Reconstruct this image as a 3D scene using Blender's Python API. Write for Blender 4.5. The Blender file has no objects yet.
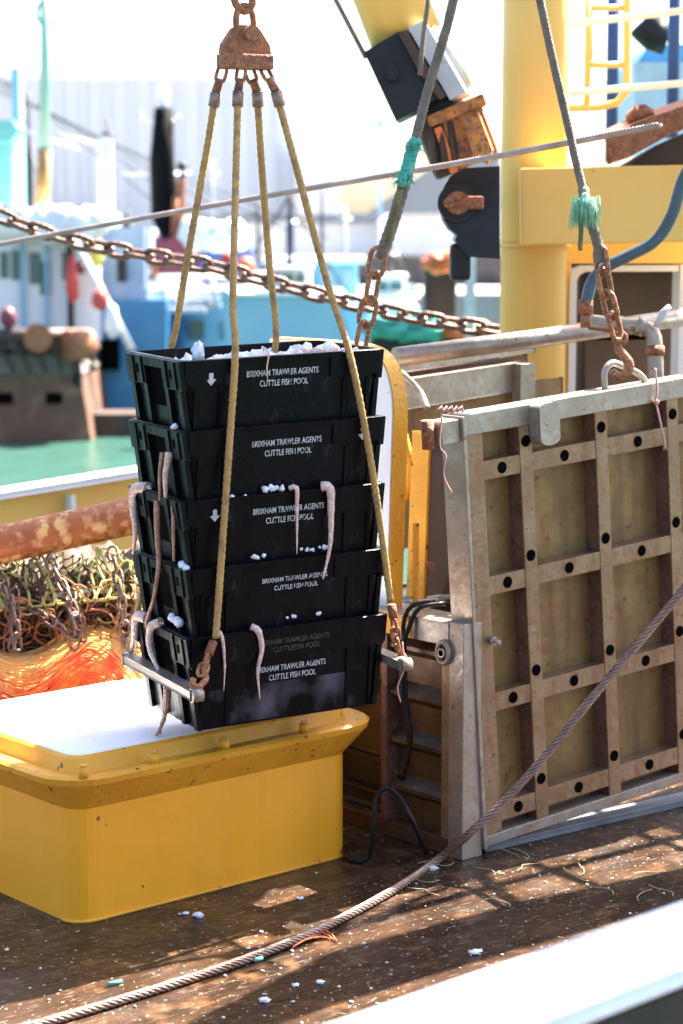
import bpy, bmesh, math, random
from mathutils import Vector as V, Matrix as M4, Quaternion, noise
random.seed(7)
R = math.radians
scene = bpy.context.scene
# ------------------------------------------------------------------ camera
F = 2084.0
CAMZ = 2.12
PITCH = math.atan(282 / F)
cd = bpy.data.cameras.new("camera"); cam = bpy.data.objects.new("camera", cd)
scene.collection.objects.link(cam); scene.camera = cam
cam.location = (0, 0, CAMZ); cam.rotation_euler = (math.pi / 2 - PITCH, 0, 0)
cd.sensor_fit = 'VERTICAL'; cd.sensor_height = 36; cd.lens = 36 * F / 1024
cd.clip_start = 0.05; cd.clip_end = 3000
cd.dof.use_dof = True; cd.dof.focus_distance = 6.55; cd.dof.aperture_fstop = 2.8
# ------------------------------------------------------------------ world, sun, exposure
SUN_EL, SUN_AZ = R(54), R(45)            # azimuth measured from +Y (view direction) towards +X
w = bpy.data.worlds.new("World"); scene.world = w; w.use_nodes = True
nt = w.node_tree; bg = nt.nodes['Background']; sky = nt.nodes.new('ShaderNodeTexSky')
sky.sky_type = 'NISHITA'; sky.sun_disc = False; sky.sun_elevation = SUN_EL; sky.sun_rotation = SUN_AZ
sky.air_density = 1.0; sky.dust_density = 3.0; sky.ozone_density = 1.0
nt.links.new(sky.outputs[0], bg.inputs[0]); bg.inputs[1].default_value = 0.06
sd = bpy.data.lights.new("sun", 'SUN'); sd.energy = 5.0; sd.angle = R(0.4); sd.color = (1.0, .92, .80)
sun = bpy.data.objects.new("sun", sd); scene.collection.objects.link(sun)
SUND = V((math.sin(SUN_AZ) * math.cos(SUN_EL), math.cos(SUN_AZ) * math.cos(SUN_EL), math.sin(SUN_EL)))
sun.rotation_euler = SUND.to_track_quat('Z', 'Y').to_euler()
scene.view_settings.view_transform = 'Standard'; scene.view_settings.look = 'None'
scene.view_settings.exposure = 3.1; scene.view_settings.gamma = 1.0

CAM = V((0, 0, CAMZ)); FW = V((0, math.cos(PITCH), -math.sin(PITCH))); UP = V((0, math.sin(PITCH), math.cos(PITCH))); RT = V((1, 0, 0))
def at(x, y, d): return CAM + RT * ((x - 341.5) / F * d) - UP * ((y - 512) / F * d) + FW * d
def gz(x, y, z=0.0):
    r = at(x, y, 1) - CAM; return CAM + r * ((z - CAMZ) / r.z)
def atv(x, y, d):
    r = at(x, y, 1) - CAM; return CAM + r * (d / r.y)
def onplane(x, y, P, N):
    r = at(x, y, 1) - CAM; return CAM + r * ((P - CAM).dot(N) / r.dot(N))

# ------------------------------------------------------------------ materials
def mat(name, c, rough=.6, metal=0, c2=None, scale=6, mix=.5, spots=None, sscale=30, sth=.62, bump=0, bscale=40,
        spec=.5, coat=0, stretch=None, c3=None, sss=0, sw=.03, streak=None, sa=.55):
    m = bpy.data.materials.new(name); m.use_nodes = True; n = m.node_tree; b = n.nodes['Principled BSDF']
    b.inputs['Roughness'].default_value = rough; b.inputs['Metallic'].default_value = metal
    b.inputs['Specular IOR Level'].default_value = spec
    b.inputs['Coat Weight'].default_value = coat; b.inputs['Coat Roughness'].default_value = .12
    if sss:
        b.inputs['Subsurface Weight'].default_value = sss; b.inputs['Subsurface Scale'].default_value = .01
    tc = n.nodes.new('ShaderNodeTexCoord'); mp = n.nodes.new('ShaderNodeMapping')
    n.links.new(tc.outputs['Object'], mp.inputs[0])
    if stretch: mp.inputs['Scale'].default_value = stretch
    def noi(s, d=4):
        t = n.nodes.new('ShaderNodeTexNoise'); t.inputs['Scale'].default_value = s; t.inputs['Detail'].default_value = d
        n.links.new(mp.outputs[0], t.inputs['Vector']); return t
    def ramp(src, a, bb):
        r = n.nodes.new('ShaderNodeMapRange'); r.inputs[1].default_value = a; r.inputs[2].default_value = bb; r.clamp = True
        n.links.new(src, r.inputs[0]); return r.outputs[0]
    def mixc(f, A, B):
        x = n.nodes.new('ShaderNodeMix'); x.data_type = 'RGBA'; n.links.new(f, x.inputs[0])
        for s, q in ((6, A), (7, B)):
            if isinstance(q, tuple): x.inputs[s].default_value = (*q, 1)
            else: n.links.new(q, x.inputs[s])
        return x.outputs[2]
    col = c
    if c2 is None: c2 = tuple(v * .8 for v in c)
    col = mixc(ramp(noi(scale).outputs[0], .5 - .3 * mix - .02, .5 + .3 * mix + .02), c, c2)
    if c3: col = mixc(ramp(noi(scale * 3.7, 6).outputs[0], .5, .68), col, c3)
    if streak:
        ms = n.nodes.new('ShaderNodeMapping'); ms.inputs['Scale'].default_value = (16, 16, 1.3); n.links.new(tc.outputs['Object'], ms.inputs[0])
        ts = n.nodes.new('ShaderNodeTexNoise'); ts.inputs['Scale'].default_value = 1.0; ts.inputs['Detail'].default_value = 5; n.links.new(ms.outputs[0], ts.inputs['Vector'])
        mm_ = n.nodes.new('ShaderNodeMath'); mm_.operation = 'MULTIPLY'; mm_.inputs[1].default_value = sa
        n.links.new(ramp(ts.outputs[0], .50, .68), mm_.inputs[0]); col = mixc(mm_.outputs[0], col, streak)
    if spots: 
        f = ramp(noi(sscale, 5).outputs[0], sth, sth + sw); col = mixc(f, col, spots)
    n.links.new(col, b.inputs['Base Color'])
    rn = noi(scale * 2.3); rr = n.nodes.new('ShaderNodeMapRange'); rr.inputs[1].default_value = .3; rr.inputs[2].default_value = .7
    rr.inputs[3].default_value = max(0.02, rough - .12); rr.inputs[4].default_value = min(1, rough + .12)
    n.links.new(rn.outputs[0], rr.inputs[0]); n.links.new(rr.outputs[0], b.inputs['Roughness'])
    if bump:
        bt = noi(bscale, 5); bn = n.nodes.new('ShaderNodeBump'); bn.inputs['Strength'].default_value = bump; bn.inputs['Distance'].default_value = .01
        n.links.new(bt.outputs[0], bn.inputs['Height']); n.links.new(bn.outputs[0], b.inputs['Normal'])
    return m
RUST = (.22, .075, .03)
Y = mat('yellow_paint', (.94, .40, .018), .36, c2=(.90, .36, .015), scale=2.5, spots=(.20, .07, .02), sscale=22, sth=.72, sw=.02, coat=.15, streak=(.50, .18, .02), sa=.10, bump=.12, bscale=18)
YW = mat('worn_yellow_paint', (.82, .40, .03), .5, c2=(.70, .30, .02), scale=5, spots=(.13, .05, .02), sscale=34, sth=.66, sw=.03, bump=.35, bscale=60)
YC = mat('clean_yellow_paint', (.84, .53, .14), .45, c2=(.78, .46, .11), scale=2, spots=(.35, .18, .05), sscale=9, sth=.73, bump=.06)
WL = mat('white_lid_paint', (.86, .86, .88), .45, c2=(.80, .80, .83), scale=4, spots=(.35, .22, .15), sscale=40, sth=.72, bump=.15)
WH = mat('white_paint', (.74, .75, .78), .5, c2=(.66, .68, .73), scale=3, spots=(.4, .22, .12), sscale=14, sth=.72)
BK = mat('black_plastic', (.0022, .0022, .003), .34, c2=(.005, .005, .007), scale=7, spec=.11, spots=(.022, .022, .03), sscale=30, sth=.62, sw=.14, bump=.22, bscale=70, stretch=(1, 1, .5))
BK2 = mat('scuff_and_sheen_plastic', (.0022, .0022, .003), .34, c2=(.005, .005, .007), scale=7, spec=.11, spots=(.10, .08, .105), sscale=7, sth=.50, sw=.24, bump=.3, bscale=60, stretch=(1, 1, .7))  # pale soft spots paint sheen as well as scuffs
TX = mat('stencil_white', (.62, .62, .62), .7, c2=(.44, .44, .44), scale=40, spots=(.03, .03, .03), sscale=60, sth=.60, sw=.06)
TXF = mat('faded_stencil', (.10, .07, .065), .7, c2=(.03, .028, .03), scale=60)
STEEL = mat('galvanised_steel', (.38, .33, .29), .38, .5, c2=(.27, .22, .18), scale=9, spots=(.25, .11, .06), sscale=30, sth=.66, bump=.18, c3=(.30, .22, .15))
FRAME = mat('stained_frame_steel', streak=(.16, .07, .035), c=(.29, .195, .115), rough=.42, metal=.4, c2=(.22, .13, .068), scale=7, c3=(.23, .11, .05), spots=(.16, .07, .035), sscale=45, sth=.64, bump=.25)
PANEL = mat('stained_panel_steel', streak=(.10, .05, .025), c=(.27, .165, .06), rough=.5, metal=.35, c2=(.19, .11, .042), scale=6, c3=(.22, .10, .035), spots=(.15, .06, .025), sscale=24, sth=.66, bump=.3, bscale=30)
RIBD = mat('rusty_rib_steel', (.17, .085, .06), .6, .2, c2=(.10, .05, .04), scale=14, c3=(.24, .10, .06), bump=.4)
LOUV = mat('brown_stained_steel', (.11, .068, .036), .42, .3, c2=(.055, .032, .018), scale=5, c3=(.09, .042, .02), spots=(.32, .13, .04), sscale=16, sth=.72, bump=.25, streak=(.05, .025, .015))
DARK = mat('dark_opening', (.003, .0025, .0025), .9, spec=.02)
RU = mat('rust_metal', (.30, .11, .05), .65, .2, c2=(.17, .06, .035), scale=18, c3=(.40, .17, .07), bump=.6, bscale=90)
RUC = mat('rust_chain_metal', (.36, .13, .05), .5, .3, c2=(.16, .06, .035), scale=26, c3=(.5, .24, .10), bump=.5, bscale=120)
CH = mat('dull_chain_metal', (.10, .06, .05), .42, .5, c2=(.17, .11, .09), scale=20, c3=(.22, .10, .06), bump=.4)
PIPE = mat('painted_rusty_pipe', (.36, .10, .022), .6, .1, c2=(.24, .06, .02), scale=7, c3=(.50, .26, .12), spots=(.60, .36, .14), sscale=16, sth=.55, sw=.08, bump=.4)
ROPE = mat('tan_rope', (.50, .29, .09), .75, c2=(.36, .20, .07), scale=8, c3=(.26, .15, .07), bump=.5, bscale=160)
WIRE = mat('wire_rope_steel', (.30, .21, .18), .38, .55, c2=(.20, .13, .11), scale=18, c3=(.36, .22, .16), bump=.2)
CABLE = mat('old_cable', (.13, .10, .085), .7, .1, c2=(.20, .16, .13), scale=22, bump=.6, bscale=150)
TEAL = mat('teal_twine', (.03, .30, .26), .85, c2=(.10, .42, .34), scale=40, bump=.6)
GRN = mat('pale_green_twine', (.20, .52, .34), .85, c2=(.36, .62, .45), scale=40)
HOSE = mat('blue_grey_hose', (.05, .085, .105), .38, c2=(.035, .06, .075), scale=8, spots=(.4, .44, .48), sscale=40, sth=.7)
HOSEB = mat('black_hose', (.006, .005, .005), .4, c2=(.012, .01, .009), spec=.25, scale=10)
ICE = mat('ice', (.84, .86, .92), .35, c2=(.74, .76, .86), scale=30, bump=.7, bscale=120, sss=.25)
FLESH = mat('cuttlefish_flesh', (.72, .52, .47), .22, c2=(.60, .36, .30), scale=30, c3=(.82, .74, .72), bump=.5, bscale=160, sss=.5)
FLESHD = mat('brown_cuttlefish_flesh', (.42, .22, .13), .4, c2=(.28, .13, .08), scale=24, c3=(.5, .32, .24), bump=.5, bscale=110, sss=.4)
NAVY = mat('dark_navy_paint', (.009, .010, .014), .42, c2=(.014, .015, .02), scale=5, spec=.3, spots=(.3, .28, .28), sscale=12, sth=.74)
SILV = mat('worn_silver_paint', (.52, .53, .56), .35, .3, c2=(.42, .42, .45), scale=5)
ORST = mat('orange_rust', (.55, .20, .04), .6, c2=(.20, .07, .03), scale=14, c3=(.10, .05, .03), bump=.5)
ORN = mat('shaded_orange_fibre', (.95, .17, .04), .7, c2=(.90, .12, .035), scale=3, c3=(.95, .34, .06))  # deeper orange-red for the fibres in shade
YEF = mat('lit_yellow_fibre', (.95, .50, .16), .7, c2=(.95, .38, .08), scale=3)  # yellow stands for the fibres in the light
NETY = mat('yellow_twine', (.52, .44, .12), .8, c2=(.35, .34, .12), scale=12)
NETB = mat('brown_net_twine', (.045, .022, .014), .8, c2=(.10, .05, .025), scale=8)
OLIVE = mat('olive_net_twine', (.10, .09, .035), .8, c2=(.2, .17, .06), scale=8)
MINT = mat('mint_rope', (.50, .66, .55), .8, c2=(.6, .6, .42), scale=8)
BLUEP = mat('bright_blue_paint', (.03, .17, .36), .5, c2=(.05, .24, .42), scale=.8)
LBLUE = mat('light_blue_paint', (.17, .38, .54), .5, c2=(.22, .42, .54), scale=.8)
DBLUE = mat('dark_blue_paint', (.02, .06, .20), .5, c2=(.03, .09, .25), scale=2)
TEALP = mat('teal_paint', (.10, .34, .36), .5, c2=(.14, .38, .38), scale=1)
MAR = mat('maroon_paint', (.16, .025, .04), .5, c2=(.12, .025, .045), scale=1)
REDP = mat('red_paint', (.55, .06, .05), .5)
ORP = mat('orange_paint', (.75, .17, .05), .5)
HULLR = mat('rusty_hull', (.15, .06, .035), .7, c2=(.07, .04, .03), scale=.7, c3=(.2, .10, .06))
GREYR = mat('grey_roof', (.20, .22, .25), .7, c2=(.17, .19, .22), scale=.1)
PALEW = mat('pale_wall', (.50, .53, .58), .8, c2=(.46, .49, .55), scale=.06, stretch=(1, 1, .1))
CONC = mat('harbour_concrete', (.34, .32, .30), .85, c2=(.24, .23, .22), scale=.3)
GLASSD = mat('dark_window_glass', (.03, .07, .07), .12, c2=(.06, .12, .11), scale=1, spec=.8)
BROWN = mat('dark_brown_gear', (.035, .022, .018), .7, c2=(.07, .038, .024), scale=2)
BRDOOR = mat('brown_door', (.10, .055, .03), .6, c2=(.14, .08, .045), scale=3)
PINK = mat('pink_twine', (.62, .35, .32), .8, c2=(.5, .22, .2), scale=60)
GATEW = mat('timber_fence', (.10, .09, .09), .8, c2=(.16, .15, .15), scale=3)

def deck_mat():
    m = bpy.data.materials.new('wet_brown_deck'); m.use_nodes = True; n = m.node_tree; b = n.nodes['Principled BSDF']; L = n.links.new
    tc = n.nodes.new('ShaderNodeTexCoord'); mp = n.nodes.new('ShaderNodeMapping'); L(tc.outputs['Object'], mp.inputs[0])
    mp.inputs['Rotation'].default_value = (0, 0, R(49)); 
    mp2 = n.nodes.new('ShaderNodeMapping'); L(mp.outputs[0], mp2.inputs[0]); mp2.inputs['Scale'].default_value = (3.2, .5, 1)
    def noi(s, d=5, src=None):
        t = n.nodes.new('ShaderNodeTexNoise'); t.inputs['Scale'].default_value = s; t.inputs['Detail'].default_value = d
        L((src or tc.outputs['Object']), t.inputs['Vector']); return t.outputs[0]
    def mr(s, a, bb, c=0, d=1):
        r = n.nodes.new('ShaderNodeMapRange'); r.inputs[1].default_value = a; r.inputs[2].default_value = bb
        r.inputs[3].default_value = c; r.inputs[4].default_value = d; L(s, r.inputs[0]); return r.outputs[0]
    def mixc(f, A, B):
        x = n.nodes.new('ShaderNodeMix'); x.data_type = 'RGBA'; L(f, x.inputs[0])
        for s, q in ((6, A), (7, B)):
            if isinstance(q, tuple): x.inputs[s].default_value = (*q, 1)
            else: L(q, x.inputs[s])
        return x.outputs[2]
    c = mixc(mr(noi(3, 6, mp2.outputs[0]), .35, .65), (.014, .0075, .005), (.052, .028, .016))
    c = mixc(mr(noi(9, 6), .56, .72), c, (.12, .058, .026))
    c = mixc(mr(noi(30, 6, mp2.outputs[0]), .58, .70), c, (.13, .095, .07))
    c = mixc(mr(noi(2.2, 6), .60, .72), c, (.016, .010, .008))
    c = mixc(mr(noi(60, 3), .66, .70), c, (.45, .38, .30))
    L(c, b.inputs['Base Color'])
    L(mr(noi(5, 5), .38, .62, .12, .42), b.inputs['Roughness'])
    b.inputs['Specular IOR Level'].default_value = .22
    sx = n.nodes.new('ShaderNodeSeparateXYZ'); L(mp.outputs[0], sx.inputs[0])
    mo = n.nodes.new('ShaderNodeMath'); mo.operation = 'PINGPONG'; mo.inputs[1].default_value = .11
    L(sx.outputs[0], mo.inputs[0]); seam = mr(mo.outputs[0], .0, .005, 1, 0); seam2 = n.nodes.new('ShaderNodeMath'); seam2.operation = 'MULTIPLY'; seam2.inputs[1].default_value = .7; L(seam, seam2.inputs[0])
    c = mixc(seam2.outputs[0], c, (.008, .005, .004)); L(c, b.inputs['Base Color'])
    add = n.nodes.new('ShaderNodeMath'); add.operation = 'ADD'
    ml = n.nodes.new('ShaderNodeMath'); ml.operation = 'MULTIPLY'; ml.inputs[1].default_value = .25
    L(noi(130, 4), ml.inputs[0]); L(noi(22, 5), add.inputs[0]); L(ml.outputs[0], add.inputs[1])
    bn = n.nodes.new('ShaderNodeBump'); bn.inputs['Strength'].default_value = .55; bn.inputs['Distance'].default_value = .012
    L(add.outputs[0], bn.inputs['Height']); L(bn.outputs[0], b.inputs['Normal'])
    return m
DECK = deck_mat()
def water_mat():
    m = bpy.data.materials.new('harbour_water'); m.use_nodes = True; n = m.node_tree; b = n.nodes['Principled BSDF']
    b.inputs['Base Color'].default_value = (.030, .085, .068, 1); b.inputs['Roughness'].default_value = .22
    t = n.nodes.new('ShaderNodeTexNoise'); t.inputs['Scale'].default_value = .9; t.inputs['Detail'].default_value = 5
    tc = n.nodes.new('ShaderNodeTexCoord'); n.links.new(tc.outputs['Object'], t.inputs['Vector'])
    bn = n.nodes.new('ShaderNodeBump'); bn.inputs['Strength'].default_value = .6; bn.inputs['Distance'].default_value = .25
    n.links.new(t.outputs[0], bn.inputs['Height']); n.links.new(bn.outputs[0], b.inputs['Normal']); return m
WATER = water_mat()

# ------------------------------------------------------------------ building helpers
WM = {}          # world matrix of each empty
class MB:
    def __init__(s): s.bm = bmesh.new()
    def box(s, c, size, X=None, Yv=None, Z=None, bev=0):
        X = (X or V((1, 0, 0))).normalized(); Yv = (Yv or V((0, 1, 0))).normalized(); Z = (Z or X.cross(Yv)).normalized()
        mm = M4(((X.x, Yv.x, Z.x), (X.y, Yv.y, Z.y), (X.z, Yv.z, Z.z))).to_4x4()
        r = bmesh.ops.create_cube(s.bm, size=1)
        for v in r['verts']: v.co = V(c) + (mm @ V((v.co.x * size[0], v.co.y * size[1], v.co.z * size[2])))
        if bev:
            es = list({e for v in r['verts'] for e in v.link_edges})
            bmesh.ops.bevel(s.bm, geom=es, offset=bev, segments=2, profile=.6, affect='EDGES')
        return s
    def hull8(s, p):      # bottom 4 then top 4, same winding
        v = [s.bm.verts.new(q) for q in p]
        for f in ((3, 2, 1, 0), (4, 5, 6, 7), (0, 1, 5, 4), (1, 2, 6, 5), (2, 3, 7, 6), (3, 0, 4, 7)): s.bm.faces.new([v[i] for i in f])
        return s
    def prism(s, pts, off):   # polygon pts (3D, planar) extruded by vector off
        a = [s.bm.verts.new(p) for p in pts]; b = [s.bm.verts.new(V(p) + V(off)) for p in pts]; k = len(pts)
        s.bm.faces.new(a); s.bm.faces.new(b[::-1])
        for i in range(k): s.bm.faces.new([a[i], b[i], b[(i + 1) % k], a[(i + 1) % k]])
        return s
    def ring(s, inner, outer, off):   # closed or open band between two polylines, extruded
        k = len(inner)
        for i in range(k - 1):
            q = [inner[i], inner[i + 1], outer[i + 1], outer[i]]
            s.prism(q, off)
        return s
    def tube(s, pts, r, n=8, closed=False, cap=True):
        pts = [V(p) for p in pts]; k = len(pts)
        rs = r if isinstance(r, (list, tuple)) else [r] * k
        T = []
        for i in range(k):
            a = pts[i - 1] if (i > 0 or closed) else pts[i]; b = pts[(i + 1) % k] if (i < k - 1 or closed) else pts[i]
            T.append((b - a).normalized())
        u = T[0].orthogonal().normalized(); rings = []
        for i in range(k):
            if i: u = (T[i - 1].rotation_difference(T[i]) @ u); u = (u - T[i] * u.dot(T[i])).normalized()
            w_ = T[i].cross(u)
            rings.append([s.bm.verts.new(pts[i] + (u * math.cos(a) + w_ * math.sin(a)) * rs[i]) for a in [2 * math.pi * j / n for j in range(n)]])
        for i in range(k if closed else k - 1):
            A, B = rings[i], rings[(i + 1) % k]
            sh = 0
            if closed and i == k - 1:
                sh = min(range(n), key=lambda q: (A[0].co - B[q].co).length)
            for j in range(n): s.bm.faces.new([A[j], A[(j + 1) % n], B[(j + 1 + sh) % n], B[(j + sh) % n]]).smooth = True
        if cap and not closed:
            s.bm.faces.new(rings[0][::-1]); s.bm.faces.new(rings[-1])
        return s
    def cyl(s, a, b, r, n=20): return s.tube([a, b], r, n)
    def blob(s, c, rx, ry=None, rz=None, sub=2, amp=.25, fr=3., seed=0):
        ry = ry or rx; rz = rz or rx
        r = bmesh.ops.create_icosphere(s.bm, subdivisions=sub, radius=1)
        for v in r['verts']:
            k = 1 + amp * noise.noise(v.co * fr + V((seed, seed * 1.7, 0)))
            v.co = V(c) + V((v.co.x * rx * k, v.co.y * ry * k, v.co.z * rz * k))
        for f in {f for v in r['verts'] for f in v.link_faces}: f.smooth = True
        return s
    def strand(s, pts, r, strands=3, pitch=.05, n=6, rr=.5, step=None):   # laid rope / wire rope
        pts = smooth(pts, step or pitch / 8); acc = 0; fr = []
        T = [(pts[min(i + 1, len(pts) - 1)] - pts[max(i - 1, 0)]).normalized() for i in range(len(pts))]
        u = T[0].orthogonal().normalized()
        for i, p in enumerate(pts):
            if i:
                acc += (p - pts[i - 1]).length; u = (T[i - 1].rotation_difference(T[i]) @ u); u = (u - T[i] * u.dot(T[i])).normalized()
            fr.append((p, u.copy(), T[i].cross(u), acc))
        for k in range(strands):
            a0 = 2 * math.pi * k / strands
            s.tube([p + (uu * math.cos(a0 + 2 * math.pi * t / pitch) + ww * math.sin(a0 + 2 * math.pi * t / pitch)) * r * (1 - rr) for p, uu, ww, t in fr], r * rr, n)
        return s
    def build(s, name, m, parent=None, label=None, sm=False, local=False, origin=None):
        bmesh.ops.recalc_face_normals(s.bm, faces=s.bm.faces)
        off = None
        if not local:
            if parent is not None and parent in WM:
                s.bm.transform(WM[parent].inverted())
            elif parent is None:
                if origin is None:
                    xs = [v.co for v in s.bm.verts]
                    off = V((sum(v.x for v in xs) / len(xs), sum(v.y for v in xs) / len(xs), min(v.z for v in xs)))
                else: off = V(origin)
                s.bm.transform(M4.Translation(-off))
        me = bpy.data.meshes.new(name); s.bm.to_mesh(me); s.bm.free()
        if sm:
            for p in me.polygons: p.use_smooth = True
        me.materials.append(m); o = bpy.data.objects.new(name, me); scene.collection.objects.link(o)
        if parent is not None:
            o.parent = parent; WM[o] = WM.get(parent, M4.Identity(4))
        else:
            if off is not None: o.location = off
            WM[o] = M4.Translation(off) if off is not None else M4.Identity(4)
        if label: o['label'] = label
        return o
def smooth(pts, step):
    pts = [V(p) for p in pts]; out = []
    P = [pts[0] * 2 - pts[1]] + pts + [pts[-1] * 2 - pts[-2]]
    for i in range(1, len(P) - 2):
        a, b, c, d = P[i - 1:i + 3]; k = max(1, int((c - b).length / step))
        for j in range(k):
            t = j / k
            out.append(.5 * ((2 * b) + (c - a) * t + (2 * a - 5 * b + 4 * c - d) * t * t + (3 * b - a - 3 * c + d) * t ** 3))
    out.append(pts[-1]); return out
def tag(o, label=None, cat=None, group=None, kind=None):
    if label: o['label'] = label
    if cat: o['category'] = cat
    if group: o['group'] = group
    if kind: o['kind'] = kind
    return o
def empty(name, mtx, label, cat, group=None):
    if isinstance(mtx, V): mtx = M4.Translation(mtx)
    o = bpy.data.objects.new(name, None); scene.collection.objects.link(o); o.empty_display_size = .1
    o.matrix_world = mtx; WM[o] = mtx.copy(); return tag(o, label, cat, group)
def copy_tree(o, parent=None):
    c = o.copy(); scene.collection.objects.link(c)
    if parent is not None: c.parent = parent
    for ch in list(o.children): copy_tree(ch, c)
    return c
def frame_m(O, X, Yv, Z):
    return M4(((X.x, Yv.x, Z.x, O.x), (X.y, Yv.y, Z.y, O.y), (X.z, Yv.z, Z.z, O.z), (0, 0, 0, 1)))
def stadium(l, r, k=7):   # centreline of a chain link along X in XY plane
    p = []
    for i in range(k): a = -math.pi / 2 + math.pi * i / (k - 1); p.append(V((l / 2 - r + r * math.cos(a), r * math.sin(a), 0)))
    for i in range(k): a = math.pi / 2 + math.pi * i / (k - 1); p.append(V((-l / 2 + r + r * math.cos(a), r * math.sin(a), 0)))
    return p
_lm = {}
def link_mesh(l, wdt, t, m, stud=False):
    key = (l, wdt, t, m.name, stud)
    if key not in _lm:
        b = MB(); b.tube(stadium(l - t, (wdt - t) / 2), t / 2, 8, closed=True)
        if stud: b.cyl(V((0, -(wdt - t) / 2, 0)), V((0, (wdt - t) / 2, 0)), t * .4, 8)
        bmesh.ops.recalc_face_normals(b.bm, faces=b.bm.faces)
        me = bpy.data.meshes.new('link'); b.bm.to_mesh(me); b.bm.free(); me.materials.append(m); _lm[key] = me
    return _lm[key]
def chain(name, pts, l, wdt, t, m, label, group=None, stud=False, parent=None, roll0=0, rnd=.15, cat='chain'):
    sp = l - 2.1 * t; P = smooth(pts, sp / 6); me = link_mesh(l, wdt, t, m, stud)
    root = parent or empty(name, P[0], label, cat, group)
    out = []; acc = 0; nxt = sp / 2; k = 0
    for i in range(1, len(P)):
        d = (P[i] - P[i - 1]).length
        while acc + d >= nxt:
            c = P[i - 1].lerp(P[i], (nxt - acc) / max(d, 1e-9)); T = (P[min(i + 2, len(P) - 1)] - P[max(i - 3, 0)]).normalized()
            side = T.cross(V((0, 0, 1))) if abs(T.z) < .85 else T.cross(V((0, 1, 0)))
            side.normalize(); N = T.cross(side)
            a = roll0 + (math.pi / 2 if k % 2 else 0) + random.uniform(-rnd, rnd)
            Yv = side * math.cos(a) + N * math.sin(a); Z = T.cross(Yv)
            o = bpy.data.objects.new('link', me); scene.collection.objects.link(o); o.parent = root
            o.matrix_local = WM[root].inverted() @ frame_m(c, T, Yv, Z); out.append(o)
            k += 1; nxt += sp
        acc += d
    return root
def text_mesh(txt, width, m, name, parent, mtx, cap=None, label=None, shear=0):
    cu = bpy.data.curves.new('t', 'FONT'); cu.body = txt; cu.size = 1; cu.align_x = 'CENTER'; cu.offset = .004
    cu.extrude = .004
    ob = bpy.data.objects.new('t', cu); scene.collection.objects.link(ob)
    dg = bpy.context.evaluated_depsgraph_get(); me = bpy.data.meshes.new_from_object(ob.evaluated_get(dg))
    bpy.data.objects.remove(ob)
    xs = [v.co.x for v in me.vertices]; ys = [v.co.y for v in me.vertices]; wd = max(xs) - min(xs); hh = max(ys) - min(ys)
    sx = width / wd; sy = (cap / hh) if cap else sx; cx = (max(xs) + min(xs)) / 2; cy = min(ys)
    for v in me.vertices: v.co = mtx @ V(((v.co.x - cx) * sx, (v.co.y - cy) * sy, v.co.z * .1))
    me.materials.clear(); me.materials.append(m); me.name = name
    o = bpy.data.objects.new(name, me); scene.collection.objects.link(o); o.parent = parent
    if label: o['label'] = label
    return o
def pbox(x0, x1, y0, y1, d, th, b=None, bev=0):     # camera-facing block at real distance d and thickness th
    b = b or MB(); A = atv(x0, y1, d); B = atv(x1, y0, d)
    b.box(((A.x + B.x) / 2, (A.y + B.y) / 2 + th / 2, (A.z + B.z) / 2), (abs(B.x - A.x), th, abs(B.z - A.z)), bev=bev); return b

U = V((math.sin(R(49)), math.cos(R(49)), 0)); W = V((-math.cos(R(49)), math.sin(R(49)), 0)); ZZ = V((0, 0, 1))

# ================================================================== SETTING
WZ = -2.0
b = MB(); b.box((0, 60, WZ - .5), (900, 1400, 1)); tag(b.build('water', WATER), 'calm green harbour water beyond the bulwark', 'water', kind='structure')
b = MB(); b.box((0, 700, -1.2), (1600, 1280, 3.0)); tag(b.build('quay_ground', CONC), 'grey concrete quay across the harbour', 'quay', kind='structure')
# own deck : one big sheet with a shallow camber
dO = gz(345, 857); 
b = MB(); b.box(V((dO.x, dO.y, -.06)) - W * .75 - U * 1.0, (14, 7.5, .12), U, W); tag(b.build('deck', DECK, origin=(0, 0, 0)), 'wet brown working deck of the trawler', 'deck', kind='structure')
# ================================================================== yellow hatch
A = gz(76, 926); 
h1, h2, h3, h4 = .36, .455, .47, .53
Lh = 1.125; Wh = (gz(0, 700, h4) - A).dot(W) + .012
root = empty('fish_hold_hatch', A, 'big yellow steel hatch coaming with flared flange and white topped cover beneath the crates', 'hatch')
def rrect(o, l, ww, r, z, out=0, k=5):
    p = []
    for cx, cy, a0 in ((r, r, math.pi), (l - r, r, 1.5 * math.pi), (l - r, ww - r, 0), (r, ww - r, .5 * math.pi)):
        for i in range(k + 1):
            a = a0 + math.pi / 2 * i / k; p.append(o + U * (cx + (r + out) * math.cos(a)) + W * (cy + (r + out) * math.sin(a)) + ZZ * z)
    return p
def loft(b, loops, cap0=False, cap1=False, smooth_=False):
    vs = [[b.bm.verts.new(p) for p in lp] for lp in loops]; n = len(vs[0])
    for i in range(len(vs) - 1):
        for j in range(n):
            f = b.bm.faces.new([vs[i][j], vs[i][(j + 1) % n], vs[i + 1][(j + 1) % n], vs[i + 1][j]]); f.smooth = smooth_
    if cap0: b.bm.faces.new(vs[0][::-1])
    if cap1: b.bm.faces.new(vs[-1])
    return b
b = MB(); loft(b, [rrect(A, Lh, Wh, .07, 0), rrect(A, Lh, Wh, .07, h1)]); b.build('coaming', Y, root)
b = MB(); loft(b, [rrect(A, Lh, Wh, .07, h1), rrect(A, Lh, Wh, .07, h2, .085), rrect(A, Lh, Wh, .07, h2 + .02, .092), rrect(A, Lh, Wh, .07, h2 + .028, .08), rrect(A, Lh, Wh, .07, h2 + .018, .0), rrect(A, Lh, Wh, .07, h2 + .012, -.03)]); b.build('flange', YW, root)
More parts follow.
